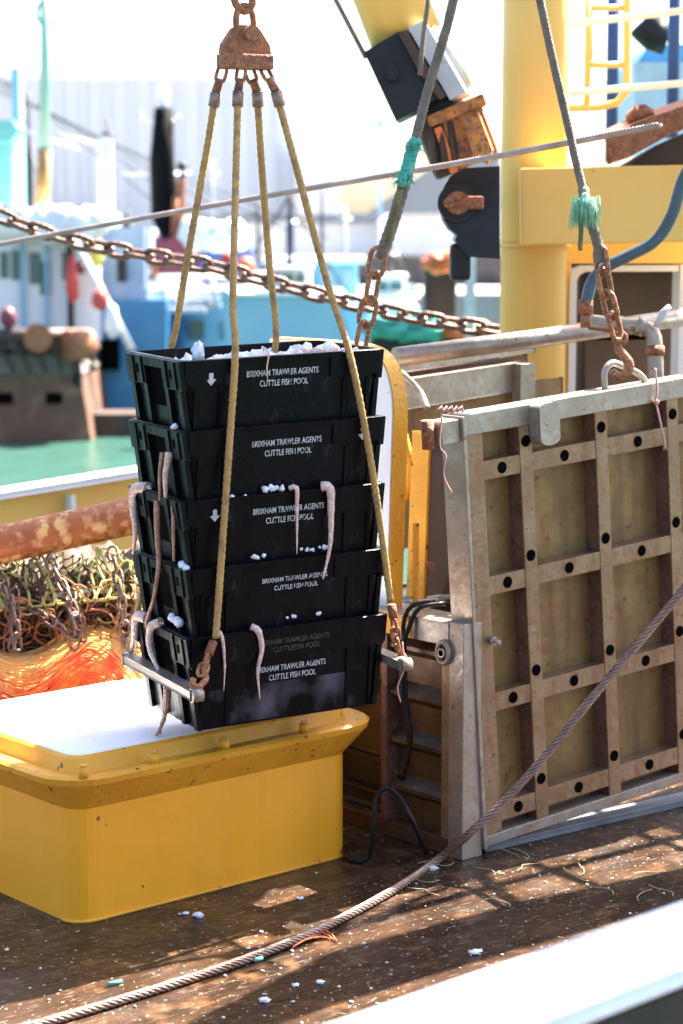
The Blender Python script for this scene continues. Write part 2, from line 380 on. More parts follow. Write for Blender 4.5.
b = MB(); loft(b, [rrect(A, Lh, Wh, .07, h2 + .012, .012), rrect(A, Lh, Wh, .07, h4 - .012, -.004), rrect(A, Lh, Wh, .07, h4 - .003, -.014)]); b.build('cover_edge', YW, root)
b = MB(); loft(b, [rrect(A, Lh, Wh, .07, h4 - .006, -.012), rrect(A, Lh, Wh, .07, h4, -.02)], cap1=True); b.build('cover_top', WL, root)
for t in (-.02, .24, .52, .85):
    c = A + U * (t + .02) - W * .055 + ZZ * (h2 + .035)
    b = MB(); b.cyl(c - ZZ * .01, c + ZZ * .022, .016, 14); b.cyl(c + ZZ * .022, c + ZZ * .03, .011, 14); b.build('bolt', YW, root)
c = A - U * .055 + W * .45 + ZZ * (h2 + .035); b = MB(); b.cyl(c - ZZ * .01, c + ZZ * .022, .016, 14); b.build('bolt', YW, root)
# weld bead along the foot
b = MB(); b.tube(smooth([p + ZZ * .004 for p in rrect(A, Lh, Wh, .07, 0, .003)], .05), .006, 6); b.build('weld_bead', YW, root)

# ================================================================== crates
yaw, roll, pit, L, Wd, HT, TX_, D0, px0, py0 = 1.0787, .0288, .0200, .6025, .3437, 1.151, .036, 6.45, 199.3, 730.8
ex = V((math.sin(yaw), math.cos(yaw), 0)); ey = V((-math.cos(yaw), math.sin(yaw), 0)); ez = ZZ.copy()
ex2 = ex * math.cos(roll) + ez * math.sin(roll); ez2 = ez * math.cos(roll) - ex * math.sin(roll)
ey2 = ey * math.cos(pit) + ez2 * math.sin(pit); ez3 = ez2 * math.cos(pit) - ey * math.sin(pit)
O0 = at(px0, py0, D0); CHh = .303; SP = (HT - CHh) / 4
def cpt(x, y, z): return O0 + ex2 * x + ey2 * y + ez3 * z
def front(px, py, off=.0):   # point on the stack's long front face (approx. flare) under a pixel
    n = -ey2
    q = onplane(px, py, cpt(0, -TX_ * .75, 0), n); return q + n * off
def endf(px, py, off=.0):
    n = -ex2
    q = onplane(px, py, cpt(-TX_ * .8, 0, 0), n); return q + n * off
def fl(z): return TX_ * z / CHh
def make_crate(deep=False):
    root = bpy.data.objects.new('fish_crate', None); scene.collection.objects.link(root); root.empty_display_size = .1
    I = M4.Identity(4); WM[root] = I
    def loop(z, o=0): 
        f = fl(z) + o; r = .02
        p = []
        for cx, cy, a0 in ((-f + r, -f + r, math.pi), (L + f - r, -f + r, 1.5 * math.pi), (L + f - r, Wd + f - r, 0), (-f + r, Wd + f - r, .5 * math.pi)):
            for i in range(4):
                a = a0 + math.pi / 2 * i / 3; p.append(V((cx + r * math.cos(a), cy + r * math.sin(a), z)))
        return p
    def face_y(z): return -fl(z)
    b = MB(); loft(b, [loop(0), loop(CHh - .004), loop(CHh, -.003), loop(CHh - .001, -.014), loop(.012, -.014)], cap0=True, cap1=True)
    # vertical corner posts and stiffening ribs
    def slab_end(y0, y1, z0, z1, pr, xs=-1):
        b_ = []
        for z in (z0, z1):
            f = fl(z); 
            if xs < 0: b_ += [V((-f + .002, y0, z)), V((-f - pr, y0, z)), V((-f - pr, y1, z)), V((-f + .002, y1, z))]
            else: b_ += [V((L + f - .002, y0, z)), V((L + f + pr, y0, z)), V((L + f + pr, y1, z)), V((L + f - .002, y1, z))]
        return b_
    def slab_side(x0, x1, z0, z1, pr, ys=-1):
        b_ = []
        for z in (z0, z1):
            f = fl(z)
            if ys < 0: b_ += [V((x0, -f + .002, z)), V((x0, -f - pr, z)), V((x1, -f - pr, z)), V((x1, -f + .002, z))]
            else: b_ += [V((x0, Wd + f - .002, z)), V((x0, Wd + f + pr, z)), V((x1, Wd + f + pr, z)), V((x1, Wd + f - .002, z))]
        return b_
    for xs in (-1, 1):
        for y0, y1 in ((-.02, .005), (.075, .10), (.235, .26), (.335, .363)):
            b.hull8(slab_end(y0, y1, .004, .225, .014, xs))
    for ys in (-1, 1):
        for x0, x1 in ((.0, .012), (.085, .095), (L - .095, L - .085), (L - .012, L)):
            b.hull8(slab_side(x0, x1, .004, .215, .006, ys))
    b.build('body', BK, root, local=True)
    # rim ledge
    b = MB(); loft(b, [loop(CHh - .018, -.002), loop(CHh - .018, .006), loop(CHh - .002, .007), loop(CHh, .004), loop(CHh + .001, -.010)]); b.build('rim', BK, root, local=True)
    for xs in (-1, 1):
        b = MB(); 
        b.hull8(slab_end(-.034, .10, .212, CHh - .003, .016, xs)); b.hull8(slab_end(.235, Wd + .034, .212, CHh - .003, .016, xs))
        b.hull8(slab_end(.10, .235, .272, CHh - .003, .016, xs))
        for y0 in (-.005, .062, .25, .315):
            b.hull8(slab_end(y0, y0 + .006, .214, CHh - .006, .021, xs))
        b.build('grip_panel', BK, root, local=True)
        b = MB()
        for y0 in (.030, .285): b.hull8(slab_end(y0, y0 + .014, .245, .272, .0175, xs))
        b.hull8(slab_end(.105, .230, .15, .270, .001, xs)); b.build('slot', DARK, root, local=True)
    for ys in (-1, 1):
        if deep:
            b = MB(); b.hull8(slab_side(-.035, L + .035, .205, CHh - .003, .010, ys)); b.build('upper_band', BK, root, local=True); continue
        for x0, x1 in ((-.03, .14), (L - .14, L + .03)):
            b = MB(); b.hull8(slab_side(x0, x1, .225, CHh - .003, .007, ys)); b.build('corner_band', BK, root, local=True)
    return root
def face_mtx(x, z, pr):
    s = TX_ / CHh; zx = V((0, -1, 0)); up = V((0, -s, 1)).normalized(); nn = V((0, -1, -s)).normalized()
    o = V((x, -fl(z), z)) + nn * pr
    return frame_m(o, V((1, 0, 0)), up, nn)
def arrow(root, x, z, pr):
    b = MB(); m = face_mtx(x, z, pr); k = .014
    pts = [(0, -1.5), (1.2, -.1), (.5, -.1), (.5, 1.3), (-.5, 1.3), (-.5, -.1), (-1.2, -.1)]
    b.prism([m @ V((p[0] * k, p[1] * k, 0)) for p in pts], m.to_3x3() @ V((0, 0, .0008))); b.build('arrow_mark', TX, root, local=True)
cl = ['topmost black fish crate heaped with ice and cuttlefish, white arrow at its near corner',
      'second black fish crate from the top of the stack, white arrow at its right end',
      'middle black fish crate of the stack with two long pink tentacles over its rim',
      'black fish crate directly above the lowest one, lettering in smaller serif type',
      'lowest black fish crate with scuffs and painted-on sheen low on its side and two stencilled inscriptions']
plain = make_crate(); deepc = make_crate(True)
crates = []
for i in range(5):
    c = plain if i == 0 else (deepc if i == 4 else copy_tree(plain))
    jx = (0, .004, -.003, .004, 0)[i]; jy = (0, -.003, .004, 0, 0)[i]
    Oi = cpt(jx, jy, SP * (4 - i)); a = (0, .008, -.006, .007, 0)[i]
    X = (ex2 * math.cos(a) + ey2 * math.sin(a)); Yy = (ey2 * math.cos(a) - ex2 * math.sin(a))
    mm = frame_m(Oi, X, Yy, ez3); c.matrix_world = mm; WM[c] = mm
    tag(c, cl[i], 'fish crate', 'black fish crates in the hanging stack'); crates.append(c)
TXTC = L * .5
for i, c in enumerate(crates):
    if i < 4:
        s = (1, .98, 1, .93)[i]; zt = (CHh - .062, CHh - .066, CHh - .064, CHh - .070)[i]; xc = (.30, .305, .315, .325)[i]
        text_mesh('BRIXHAM TRAWLER AGENTS', .245 * s, TX, 'lettering', c, face_mtx(xc, zt, .0005), cap=(.019 if i != 3 else .015))
        text_mesh('CUTTLE FISH POOL', .165 * s, TX, 'lettering', c, face_mtx(xc + .005, zt - .032 + (.005 if i == 3 else 0), .0005), cap=(.019 if i != 3 else .015))
    else:
        text_mesh('BRIXHAM TRAWLER AGENTS', .245, TXF, 'lettering', c, face_mtx(.315, CHh - .05, .0108), cap=.017, label='faded lettering on the upper band')
        text_mesh('CUTTLEFISH POOL', .165, TXF, 'lettering', c, face_mtx(.325, CHh - .076, .0108), cap=.017, label='faded lettering on the upper band')
        text_mesh('BRIXHAM TRAWLER AGENTS', .245, TX, 'lettering', c, face_mtx(.312, CHh - .142, .0006), cap=.019)
        text_mesh('CUTTLE FISH POOL', .165, TX, 'lettering', c, face_mtx(.318, CHh - .172, .0006), cap=.019)
        # lower side: pale patches paint its sheen along with the scuffs
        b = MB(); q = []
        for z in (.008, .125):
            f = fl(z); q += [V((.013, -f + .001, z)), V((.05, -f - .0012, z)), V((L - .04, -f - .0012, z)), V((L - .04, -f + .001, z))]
        b.hull8(q); b.build('scuff_and_sheen_side', BK2, c, local=True)
arrow(crates[0], .055, CHh - .058, .0075); arrow(crates[1], L - .035, CHh - .05, .0075); arrow(crates[2], .06, CHh - .05, .0075)

# ice and catch in the crates
b = MB()
for i in range(120):
    x = random.uniform(.03, L - .02); y = random.uniform(.03, Wd - .02); b.blob(cpt(x, y, SP * 4 + CHh - .060 + .028 * x / L + random.uniform(-.01, .012)), random.uniform(.014, .03), sub=2, amp=.8, fr=3.5, seed=i)
tag(b.build('crushed_ice', ICE), 'crushed ice filling the topmost fish crate', 'ice', kind='stuff')
b = MB(); c = cpt(.045, .03, SP * 4 + CHh + .012); b.blob(c, .018, .018, .035, sub=3, amp=.6, fr=3); tag(b.build('ice_lump', ICE), 'upright white ice lump at the near left corner of the topmost crate', 'ice lump')
b = MB()
for i in range(9):
    x = .33 + i * .03; b.blob(cpt(x, .02 + .03 * random.random(), SP * 4 + CHh + random.uniform(-.02, -.004)), random.uniform(.015, .024), sub=2, amp=.5, fr=2, seed=i)
tag(b.build('cuttlefish', FLESH), 'pale pink cuttlefish lying on the ice at the right of the topmost crate', 'cuttlefish')
def ice_heap(px, py, fn, n, r, label, sx=.06):
    b = MB(); c = fn(px, py, .004)
    for i in range(n):
        d = ex2 * random.uniform(-sx, sx) if fn is front else ey2 * random.uniform(-sx, sx)
        b.blob(c + d + ez3 * random.uniform(-.004, r * .7), r * random.uniform(.5, 1.1), sub=2, amp=.6, fr=3, seed=i + px)
    tag(b.build('ice_heap', ICE), label, 'ice')
ice_heap(272, 489, front, 8, .010, 'crumbs of ice on the middle crate rim beside the thin tentacle', .035)
ice_heap(238, 497, front, 5, .008, 'small ice crumbs on the middle crate rim near the front sling', .03)
ice_heap(312, 549, front, 9, .008, 'line of ice crumbs on the rim under the thick pink tentacle', .05)
ice_heap(250, 558, front, 5, .007, 'scattered ice crumbs on the fourth crate rim at left', .05)
ice_heap(300, 615, front, 5, .007, 'three ice crumbs on the lowest crate rim at right', .07)
ice_heap(177, 621, endf, 13, .013, 'round heap of white ice at the left end of the lowest crate', .03)
ice_heap(185, 567, endf, 6, .011, 'ice clump at the near corner between third and fourth crates', .02)
ice_heap(176, 427, endf, 4, .010, 'ice clump at the left end beneath the topmost crate', .01)
ice_heap(150, 490, endf, 4, .010, 'ice clump at the far left corner of the middle crate', .02)
def tent(name, pts, fn, r0, r1, label, m=FLESH, suckers=True, off=.02):
    P = smooth([fn(x, y, off + (o if o else 0)) for x, y, o in pts], .008); k = len(P)
    b = MB(); rs = [(r0 + (r1 * .55 - r0) * (i / (k - 1)) ** .9) * (1 + .05 * math.sin(i * 1.1 + r0 * 900)) for i in range(k)]
    b.tube(P, rs, 10)
    if suckers:
        sd_ = (ex2 if fn is front else -ey2)
        for i in range(0, k, 1):
            b.blob(P[i] + sd_ * rs[i] * .85 + V((0, 0, .002 * math.sin(i))), rs[i] * (.34 if i % 2 else .24), sub=1, amp=.2)
    tag(b.build(name, m), label, 'tentacle', 'cuttlefish arms hanging from the crates')
tent('cuttlefish_tentacle', [(288, 488, -.01), (293, 487, .004), (294, 510, 0), (294, 553, 0)], front, .0085, .003, 'thin pink tentacle hanging down the middle crate left of its lettering end')
tent('cuttlefish_tentacle', [(320, 486, -.01), (326, 487, .005), (328, 510, 0), (327, 545, 0), (320, 578, 0)], front, .0155, .005, 'thick pink tentacle hanging from the middle crate across the fourth crate')
tent('cuttlefish_tentacle', [(218, 631, -.01), (220, 640, 0), (222, 665, 0), (221, 690, 0)], front, .007, .002, 'narrow pale tentacle on the lowest crate just right of the front hook', suckers=False)
tent('cuttlefish_tentacle', [(250, 626, -.01), (255, 630, .004), (259, 648, 0), (255, 670, 0), (257, 698, 0)], front, .012, .003, 'curled pale tentacle over the lowest crate left of its lettering')
tent('cuttlefish_tentacle', [(262, 347, -.02), (265, 352, .004), (264, 368, 0), (265, 382, 0)], front, .004, .002, 'thin white strand over the topmost crate touching its lettering', suckers=False)
tent('cuttlefish_tentacle', [(150, 488, -.015), (143, 488, .006), (140, 505, .004), (141, 530, 0), (139, 553, 0)], endf, .020, .008, 'fat pale tentacle at the far left corner of the middle crate')
tent('cuttlefish_tentacle', [(167, 452, -.005), (167, 475, .004), (167, 500, .003)], endf, .008, .008, 'brown arm down the left end of the second crate, the farther of two', FLESHD, False)
tent('cuttlefish_tentacle', [(174, 452, -.005), (174, 475, .008), (173, 496, .004)], endf, .013, .011, 'knobbly white arm down the left end of the second crate, the nearer of two')
tent('cuttlefish_tentacle', [(163, 500, .0), (165, 530, .006), (166, 560, .004), (166, 578, .01), (162, 600, .01), (155, 622, .01), (157, 640, .0)], endf, .011, .008, 'long brown arm running down the left ends of the middle and fourth crates', FLESHD, False)
tent('cuttlefish_tentacle', [(178, 505, -.005), (181, 530, .005), (181, 560, .004)], endf, .008, .007, 'short brown arm by the near corner of the middle crate', FLESHD, False)
tent('cuttlefish_tentacle', [(150, 618, -.01), (144, 616, .006), (142, 635, .006), (137, 655, 0), (136, 670, 0)], endf, .019, .008, 'fat pale tentacle at the far left corner of the lowest crate')
tent('cuttlefish_tentacle', [(164, 622, -.01), (160, 626, .01), (159, 645, .012), (164, 662, .01), (169, 674, .004)], endf, .017, .008, 'curved white tentacle in the middle of the lowest crate end')
tent('cuttlefish_tentacle', [(169, 684, .01), (168, 705, .01), (164, 725, .01), (162, 742, .01)], endf, .009, .005, 'brown tentacle dangling over the white hatch below the lifting bar', FLESHD, False, off=.0)
tent('cuttlefish_tentacle', [(177, 686, .01), (176, 705, .01), (172, 720, .01), (165, 735, .01), (161, 746, .01)], endf, .011, .005, 'grey brown tentacle dangling beside another below the lifting bar', FLESHD, False, off=.02)

# ================================================================== lifting bars, slings, hanger
zb = .205
def bar(xe, sgn, label):
    a = cpt(xe, -.125, .150); c = cpt(xe, Wd + .06, .155)
    root = empty('lifting_bar', (a + c) / 2, label, 'lifting bar', 'lifting bars at the ends of the crate stack')
    b = MB(); b.box((a + c) / 2, ((c - a).length, .035, .028), (c - a), ex2, bev=.005); b.build('bar', STEEL, root)
    for q, s in ((a, -1), (c, 1)):
        b = MB(); b.cyl(q - ex2 * .018, q + ex2 * .018, .022, 18); b.build('rounded_end', STEEL, root)
    return a, c
la, lc = bar(-.062, -1, 'grey steel lifting bar under the left end of the crate stack')
ra, rc = bar(L + .062, 1, 'grey steel lifting bar under the right end of the crate stack')
hang = at(245, 62, 6.42)
HR = empty('sling_hanger', hang, 'rusty steel hanger plate with hook eye holding the four slings', 'hanger')
hx, hy = ex, ey
b = MB(); b.box(hang, (.165, .07, .045), hx, hy, bev=.006); b.build('spreader_block', RU, HR)
b = MB(); o = hang + ZZ * .022
b.prism([o + hx * x + ZZ * z - hy * .012 for x, z in ((-.085, 0), (.085, 0), (.08, .03), (.045, .078), (.02, .088), (-.02, .088), (-.045, .078), (-.08, .03))], hy * .024); b.build('triangle_plate', RU, HR)
b = MB(); q = o + ZZ * .062; b.cyl(q - hy * .045, q + hy * .045, .018, 16); b.cyl(q - hy * .055, q - hy * .045, .026, 6); b.build('pin', RU, HR)
b = MB(); q = o + ZZ * .10
b.tube([q + hx * (.03 * math.cos(t)) + ZZ * (.048 * math.sin(t)) for t in [2 * math.pi * i / 24 for i in range(24)]], .010, 10, closed=True); b.build('eye_link', RU, HR)
q = o + ZZ * .18
b = MB(); b.tube(smooth([q + ZZ * .25 + hx * .005, q + ZZ * .06, q + ZZ * .015 + hx * .022, q - ZZ * .025 + hx * .026, q - ZZ * .05, q - ZZ * .03 - hx * .03, q - ZZ * .002 - hx * .036], .012), [.012] * 999, 10) if False else b.tube(smooth([q + ZZ * .25, q + ZZ * .06, q + ZZ * .015 + hx * .022, q - ZZ * .025 + hx * .026, q - ZZ * .05, q - ZZ * .03 - hx * .03, q - ZZ * .002 - hx * .036], .012), .012, 10)
tag(b.build('crane_hook', RU), 'rusty crane hook hanging above the hanger plate', 'hook')
def sling(pts, top, label, cham=None):
    root = empty('rope_sling', pts[-1], label, 'sling', 'rope slings lifting the crate stack')
    t0 = hang + hx * top[0] + hy * top[1] - ZZ * .02
    dirv = (pts[0] - t0)
    chain(None, [t0, t0 + dirv * .45], .062, .040, .011, RUC, None, parent=root, roll0=.3)
    eye = t0 + dirv * .45
    b = MB(); b.tube([eye, pts[0]], [.012, .014], 10); b.build('spliced_end', RU, root)
    b = MB(); b.cyl(pts[0], pts[0] + (pts[1] - pts[0]).normalized() * .045, .0175, 14); b.build('ferrule', WIRE, root)
    b = MB(); b.strand(pts, .0120, 3, .07, 8, .70, step=.011); b.build('rope', ROPE, root)
    return root
# front left sling lies against the front of the stack
sFL = [at(238, 92, 6.40), at(236, 170, 6.36), at(233, 300, 6.28), front(231, 352, .03), front(224, 450, .035), front(217, 560, .03), front(211, 636, .035)]
sFR = [at(276, 92, 6.42), at(297, 170, 6.43), at(328, 285, 6.46), front(345, 352, .028), front(362, 440, .035), front(376, 530, .035), front(386, 600, .03)]
sBL = [at(216, 92, 6.42), at(205, 160, 6.48), at(187, 260, 6.56), at(172, 345, 6.68), cpt(.05, Wd + .06, 1.05), cpt(.04, Wd + .07, .6), cpt(-.03, Wd + .085, .25), cpt(-.06, Wd + .075, .17)]
sBR = [at(257, 92, 6.46), at(262, 170, 6.52), at(269, 260, 6.6), at(276, 340, 6.68), cpt(L * .74, Wd + .06, 1.0), cpt(L * .86, Wd + .08, .6), cpt(L + .06, Wd + .075, .16)]
sling(sFL, (-.02, -.02), 'tan rope sling passing down the front left of the crates')
sling(sFR, (.06, -.01), 'tan rope sling running to the right end across the front of the crates')
sling(sBL, (-.07, .01), 'tan rope sling at far left going behind the crates')
sling(sBR, (.022, .02), 'short looking tan rope sling going behind the topmost crate at centre')
def end_gear(p0, p1, label, n):
    root = empty('sling_hook', p0, label, 'hook', 'hooks at the lower sling ends')
    d = (p1 - p0); dn = d.normalized()
    b = MB(); b.cyl(p0, p0 + dn * .045, .014, 14); b.build('ferrule', RU, root)
    chain(None, [p0 + dn * .05, p0 + d * .62], .058, .040, .012, RUC, None, parent=root, roll0=1.2)
    q = p0 + d * .72; s = ex2; u_ = -dn
    b = MB(); b.tube(smooth([q + u_ * .035, q + u_ * .01 + s * .006, q - u_ * .015 + s * .022, q - u_ * .04 + s * .008, q - u_ * .03 - s * .018, q - u_ * .008 - s * .022], .006), .010, 10)
    b.build('hook', RUC, root)
end_gear(front(209, 640, .03), la + ez3 * .02, 'rusty hook and links joining the front left sling to the lifting bar', 3)
pR = front(387, 603, .03); end_gear(pR, front(396, 672, .03), 'rusty shackle links and hook at the right sling end beside the crates', 3)
b = MB(); b.tube(smooth([front(397, 640, .035), front(398, 665, .04), front(393, 685, .03), front(396, 700, .03)], .01), .0025, 6); tag(b.build('twine', PINK), 'thin pinkish twine dangling below the right sling hook', 'twine')

# ================================================================== trawl shoe (D shaped yellow hoop)
def arc_pts(pl, d, off): return [at(x, y, d) for x, y in pl]
# plane spanned by W and Z ; right-hand limb visible beyond the crates
PS = at(397, 520, 7.25)
def shoe(o, i):    # o: distance inwards (radial)
    p = []
    cl_ = [(-.075, .53), (-.045, .47), (-.03, .38), (-.035, .2), (-.05, -.2), (-.06, -.38), (-.08, -.48), (-.13, -.56), (-.22, -.63), (-.45, -.66), (-.7, -.66)]
    pre = [(-.7, .60), (-.4, .60), (-.22, .595), (-.13, .575)]
    pts = pre + cl_
    c = V((-.45, .02))
    S = smooth([V((x, z, 0)) for x, z in pts], .03)
    out = []
    for k, q in enumerate(S):
        t = (S[min(k + 1, len(S) - 1)] - S[max(k - 1, 0)]).normalized(); nrm = V((-t.y, t.x, 0))
        if nrm.dot(V((c.x, c.y, 0)) - q) < 0: nrm = -nrm
        q2 = q + nrm * o; out.append(PS - W * q2.x + ZZ * q2.y + U * i)
    return out
root = empty('trawl_shoe', PS - ZZ * .7, 'curved yellow steel trawl shoe with white flank standing behind the crates', 'trawl shoe')
b = MB(); b.ring(shoe(.082, 0), shoe(0, 0), U * .006); b.build('flank_plate', WL, root)
b = MB(); b.ring(shoe(.028, .0065), shoe(-.006, .0065), U * .065); b.build('sole_plate', YW, root)
# pierced foot lugs of the shoe
b = MB(); cc = PS - ZZ * .02 + U * .10 + W * .03
for k in range(1):
    b.box(cc - ZZ * .23 + W * (k * .045 - .02), (.02, .016, .46), U, W, bev=.004)
b.build('stay', YW, root)

# ================================================================== main gate
gy = R(53); gu = V((math.sin(gy), math.cos(gy), 0)); gn = V((math.cos(gy), -math.sin(gy), 0))   # gn: towards camera
gt = R(4.4); GX = gu * math.cos(gt) + ZZ * math.sin(gt); GZ = ZZ * math.cos(gt) - gu * math.sin(gt); GN = gn
G0 = at(490, 836, 7.14)           # lower left front corner
GH = 1.43
def gp(px, py, off=0): 
    q = onplane(px, py, G0, GN); return q + GN * off
def gl(px, py):
    q = gp(px, py) - G0; return q.dot(GX), q.dot(GZ)
GM = frame_m(G0, GX, -GN, GZ)
gate = empty('steel_gate', GM, 'large stained steel gate of square ribbed cells with round holes, hung from a chain', 'gate')
verts_x = [gl(533, 600)[0], gl(608, 600)[0], gl(672, 600)[0]]
st = verts_x[1] - verts_x[0]; 
vx = [0.03 + 0, verts_x[0], verts_x[1], verts_x[1] + st, verts_x[1] + 2 * st, verts_x[1] + 3 * st]
hz = sorted([gl(505, 811)[1], gl(505, 700)[1], gl(505, 583)[1], gl(505, 467)[1]])
HT_ = gl(505, 408)[1]; GW = vx[-1] + .05
def lb(b, x0, x1, y0, y1, z0, z1, bev=.003):   # local gate box, y negative = towards the camera
    b.box(((x0 + x1) / 2, (y0 + y1) / 2, (z0 + z1) / 2), (x1 - x0, y1 - y0, z1 - z0), bev=bev); return b
TH = .085
b = MB(); lb(b, 0.02, GW, TH - .012, TH, .0, HT_ - .02, 0); b.build('back_panel', PANEL, gate, local=True)
b = MB(); lb(b, -.02, GW, -.004, TH + .004, HT_ - .07, HT_); b.build('top_rail', STEEL, gate, local=True)
b = MB(); lb(b, -.02, GW, .0, TH + .004, -.035, .002); b.build('bottom_rail', STEEL, gate, local=True)
b = MB(); lb(b, -.02, .055, -.0, TH + .003, .002, HT_ - .07); b.build('side_rail', FRAME, gate, local=True)
b = MB(); lb(b, -.035, -.0205, -.01, TH + .02, -.04, HT_ - .004); b.build('edge_strip', STEEL, gate, local=True)
RB = .028
for x in vx[1:]:
    b = MB(); lb(b, x - RB, x + RB, .0, .008, .002, HT_ - .0705, .002)
    b.build('vertical_rib', FRAME, gate, local=True)
    b = MB()
    for sx in (-1, 1): lb(b, x + sx * (RB - .007) - .0035 , x + sx * (RB - .007) + .0035, .008, TH - .012, .004, HT_ - .0705, 0)
    b.build('rib_web', RIBD, gate, local=True)
edges = [.055] + [v for x in vx[1:] for v in (x - RB, x + RB)]
for ri, z in enumerate(hz):
    for k in range(len(vx) - 1):
        x0, x1 = edges[2 * k], edges[2 * k + 1]
        b = MB(); lb(b, x0, x1, .002, .010, z - .032, z + .032, .002)
        lb(b, x0, x1, .010, TH - .012, z + .022, z + .029, 0)
        b.build('horizontal_rib', FRAME, gate, local=True)
        b = MB(); cx = (x0 + x1) / 2; b.cyl(V((cx, .0005, z)), V((cx, .009, z)), .020, 20); b.build('round_hole', DARK, gate, local=True)
for k, x in enumerate(vx[1:]):
    for z in [h + .075 for h in hz] + ([] if k == 0 else []):
        if z < HT_ - .1: b = MB(); b.cyl(V((x, -.0015, z)), V((x, .007, z)), .020, 20); b.build('round_hole', DARK, gate, local=True)
# rounded bracket on the top rail
bx_, bz_ = gl(538, 415)
b = MB(); P = []
w2, hh_ = .045, .17
for i in range(13):
    a = math.pi * i / 12; P.append(V((bx_ + w2 * math.cos(a), -.0045, HT_ - .012 + w2 * .35 * math.sin(a))))
for i in range(13):
    a = math.pi + math.pi * i / 12; P.append(V((bx_ + w2 * math.cos(a), -.0045, HT_ - .012 - .105 + w2 * .55 * math.sin(a))))
b.prism(P, V((0, -.055, 0))); b.build('stop_bracket', STEEL, gate, local=True)
# handle loop for the hook
hx0 = gl(613, 385)[0]; hx1 = gl(652, 375)[0]
b = MB(); b.tube(smooth([V((hx0, .04, HT_ - .01)), V((hx0, .04, HT_ + .055)), V((hx0 + .03, .04, HT_ + .085)), V((hx0 + .07, .04, HT_ + .078)), V((hx1 - .02, .04, HT_ + .03)), V((hx1 + .01, .04, HT_ - .01))], .01), .012, 10); b.build('lifting_loop', STEEL, gate, local=True)
bx_, bz_ = gl(490, 640)
b = MB(); b.cyl(V((bx_, .0, bz_)), V((bx_, -.05, bz_)), .008, 12); b.cyl(V((bx_, -.012, bz_)), V((bx_, -.024, bz_)), .016, 6); b.build('bolt', STEEL, gate, local=True)
# hinge lugs at the upper left
b = MB(); lb(b, -.115, -.036, .005, TH, HT_ - .09, HT_ - .012, .004); b.build('hinge_arm', STEEL, gate, local=True)
b = MB(); b.cyl(V((-.14, .045, HT_ - .10)), V((-.14, .045, HT_ - .005)), .022, 14); b.build('hinge_knuckle', RU, gate, local=True)
# deck sill below gate
g0 = gz(487, 846); g0 = V((g0.x, g0.y, 0))
b = MB(); b.box(g0 + gu * 1.1 + V((0, 0, .012)) + gn * .01, (2.3, .09, .02), gu, gn, bev=.004)
tag(b.build('gate_sill', mat('grey_sill', (.17, .18, .20), .5, c2=(.10, .10, .11))), 'pale painted sill strip on the deck under the big steel gate', 'sill')
# pink twine on the loop
b = MB(); q = gp(652, 372, .015); b.tube(smooth([gp(651, 368, .02), gp(653, 390, .02), gp(652, 402, .02), gp(657, 425, .02), gp(661, 444, .02)], .01), .004, 6)
b.blob(gp(653, 402, .02), .012, sub=1, amp=.5)
for k in range(5): b.tube([gp(661, 440, .02), gp(659 + k * 1.3, 450, .02)], .0016, 4)
tag(b.build('twine', PINK), 'knotted pink twine hanging from the lifting loop of the big gate', 'twine')
b = MB(); b.tube(smooth([gp(436, 416, .03), gp(434, 445, .03), gp(440, 455, .03), gp(438, 475, .03), gp(446, 492, .03)], .01), .003, 6)
for k in range(5): b.tube([gp(430 + 5 * k, 411 + (k % 2) * 3, .03), gp(434 + 5 * k, 406, .04), gp(437 + 5 * k, 411, .03)], .004, 6)
tag(b.build('twine', PINK), 'pink twine wound round the hinge at the upper left of the big gate', 'twine')

# ================================================================== low pen divider (louvred) left of the gate
P0 = gz(457, 858); PW = V((-math.cos(R(49)), math.sin(R(49)), 0)); PNn = V((-math.sin(R(49)), -math.cos(R(49)), 0))
PM = frame_m(P0, -PW, -PNn, ZZ)        # x: towards camera-right, y: away from viewer
def pl(px, py):
    q = onplane(px, py, P0, PNn) - P0; return q.dot(-PW), q.z
x_l = pl(388, 700)[0]; z_t = pl(455, 622)[1]
print('divider', x_l, z_t)
div = empty('pen_divider', PM, 'low brown stained steel pen divider with louvred panel and silver post', 'pen divider')
b = MB(); lb(b, -.035, .035, -.01, .085, 0, z_t); b.build('post', STEEL, div, local=True)
b = MB(); lb(b, x_l - .3, -.036, -.012, .05, z_t - .085, z_t - .006); b.build('top_rail', STEEL, div, local=True)
b = MB(); lb(b, x_l - .3, -.036, .052, .16, z_t - .05, z_t - .012); b.build('rear_rail', STEEL, div, local=True)
b = MB(); lb(b, x_l - .3, -.036, -.0, .05, .0, .055); b.build('bottom_rail', LOUV, div, local=True)
b = MB(); lb(b, -.075, -.0355, -.006, .05, .056, z_t - .086); b.build('inner_stile', FRAME, div, local=True)
b = MB(); lb(b, x_l - .03, x_l + .0, -.006, .05, .056, z_t - .086); b.build('inner_stile', RIBD, div, local=True)
b = MB(); zz = .056; step = (z_t - .086 - .056) / 4
for k in range(4):
    z0 = .056 + k * step; prof = [(.045, z0), (.045, z0 + step * .55), (.005, z0 + step * .72), (.005, z0 + step * .80), (.045, z0 + step * .98), (.049, z0 + step * .98), (.049, z0)]
    b.prism([V((x_l, y, z)) for y, z in prof], V((-.0755 - x_l, 0, 0)))
b.build('louvred_panel', LOUV, div, local=True)
bx_, bz_ = pl(447, 652)
b = MB(); b.tube([V((bx_ + .028 * math.cos(t), -.018, bz_ + .036 * math.sin(t))) for t in [2 * math.pi * i / 20 for i in range(20)]], .009, 8, closed=True); b.cyl(V((bx_, -.012, bz_)), V((bx_, -.03, bz_)), .016, 14); b.build('eye_ring', STEEL, div, local=True)
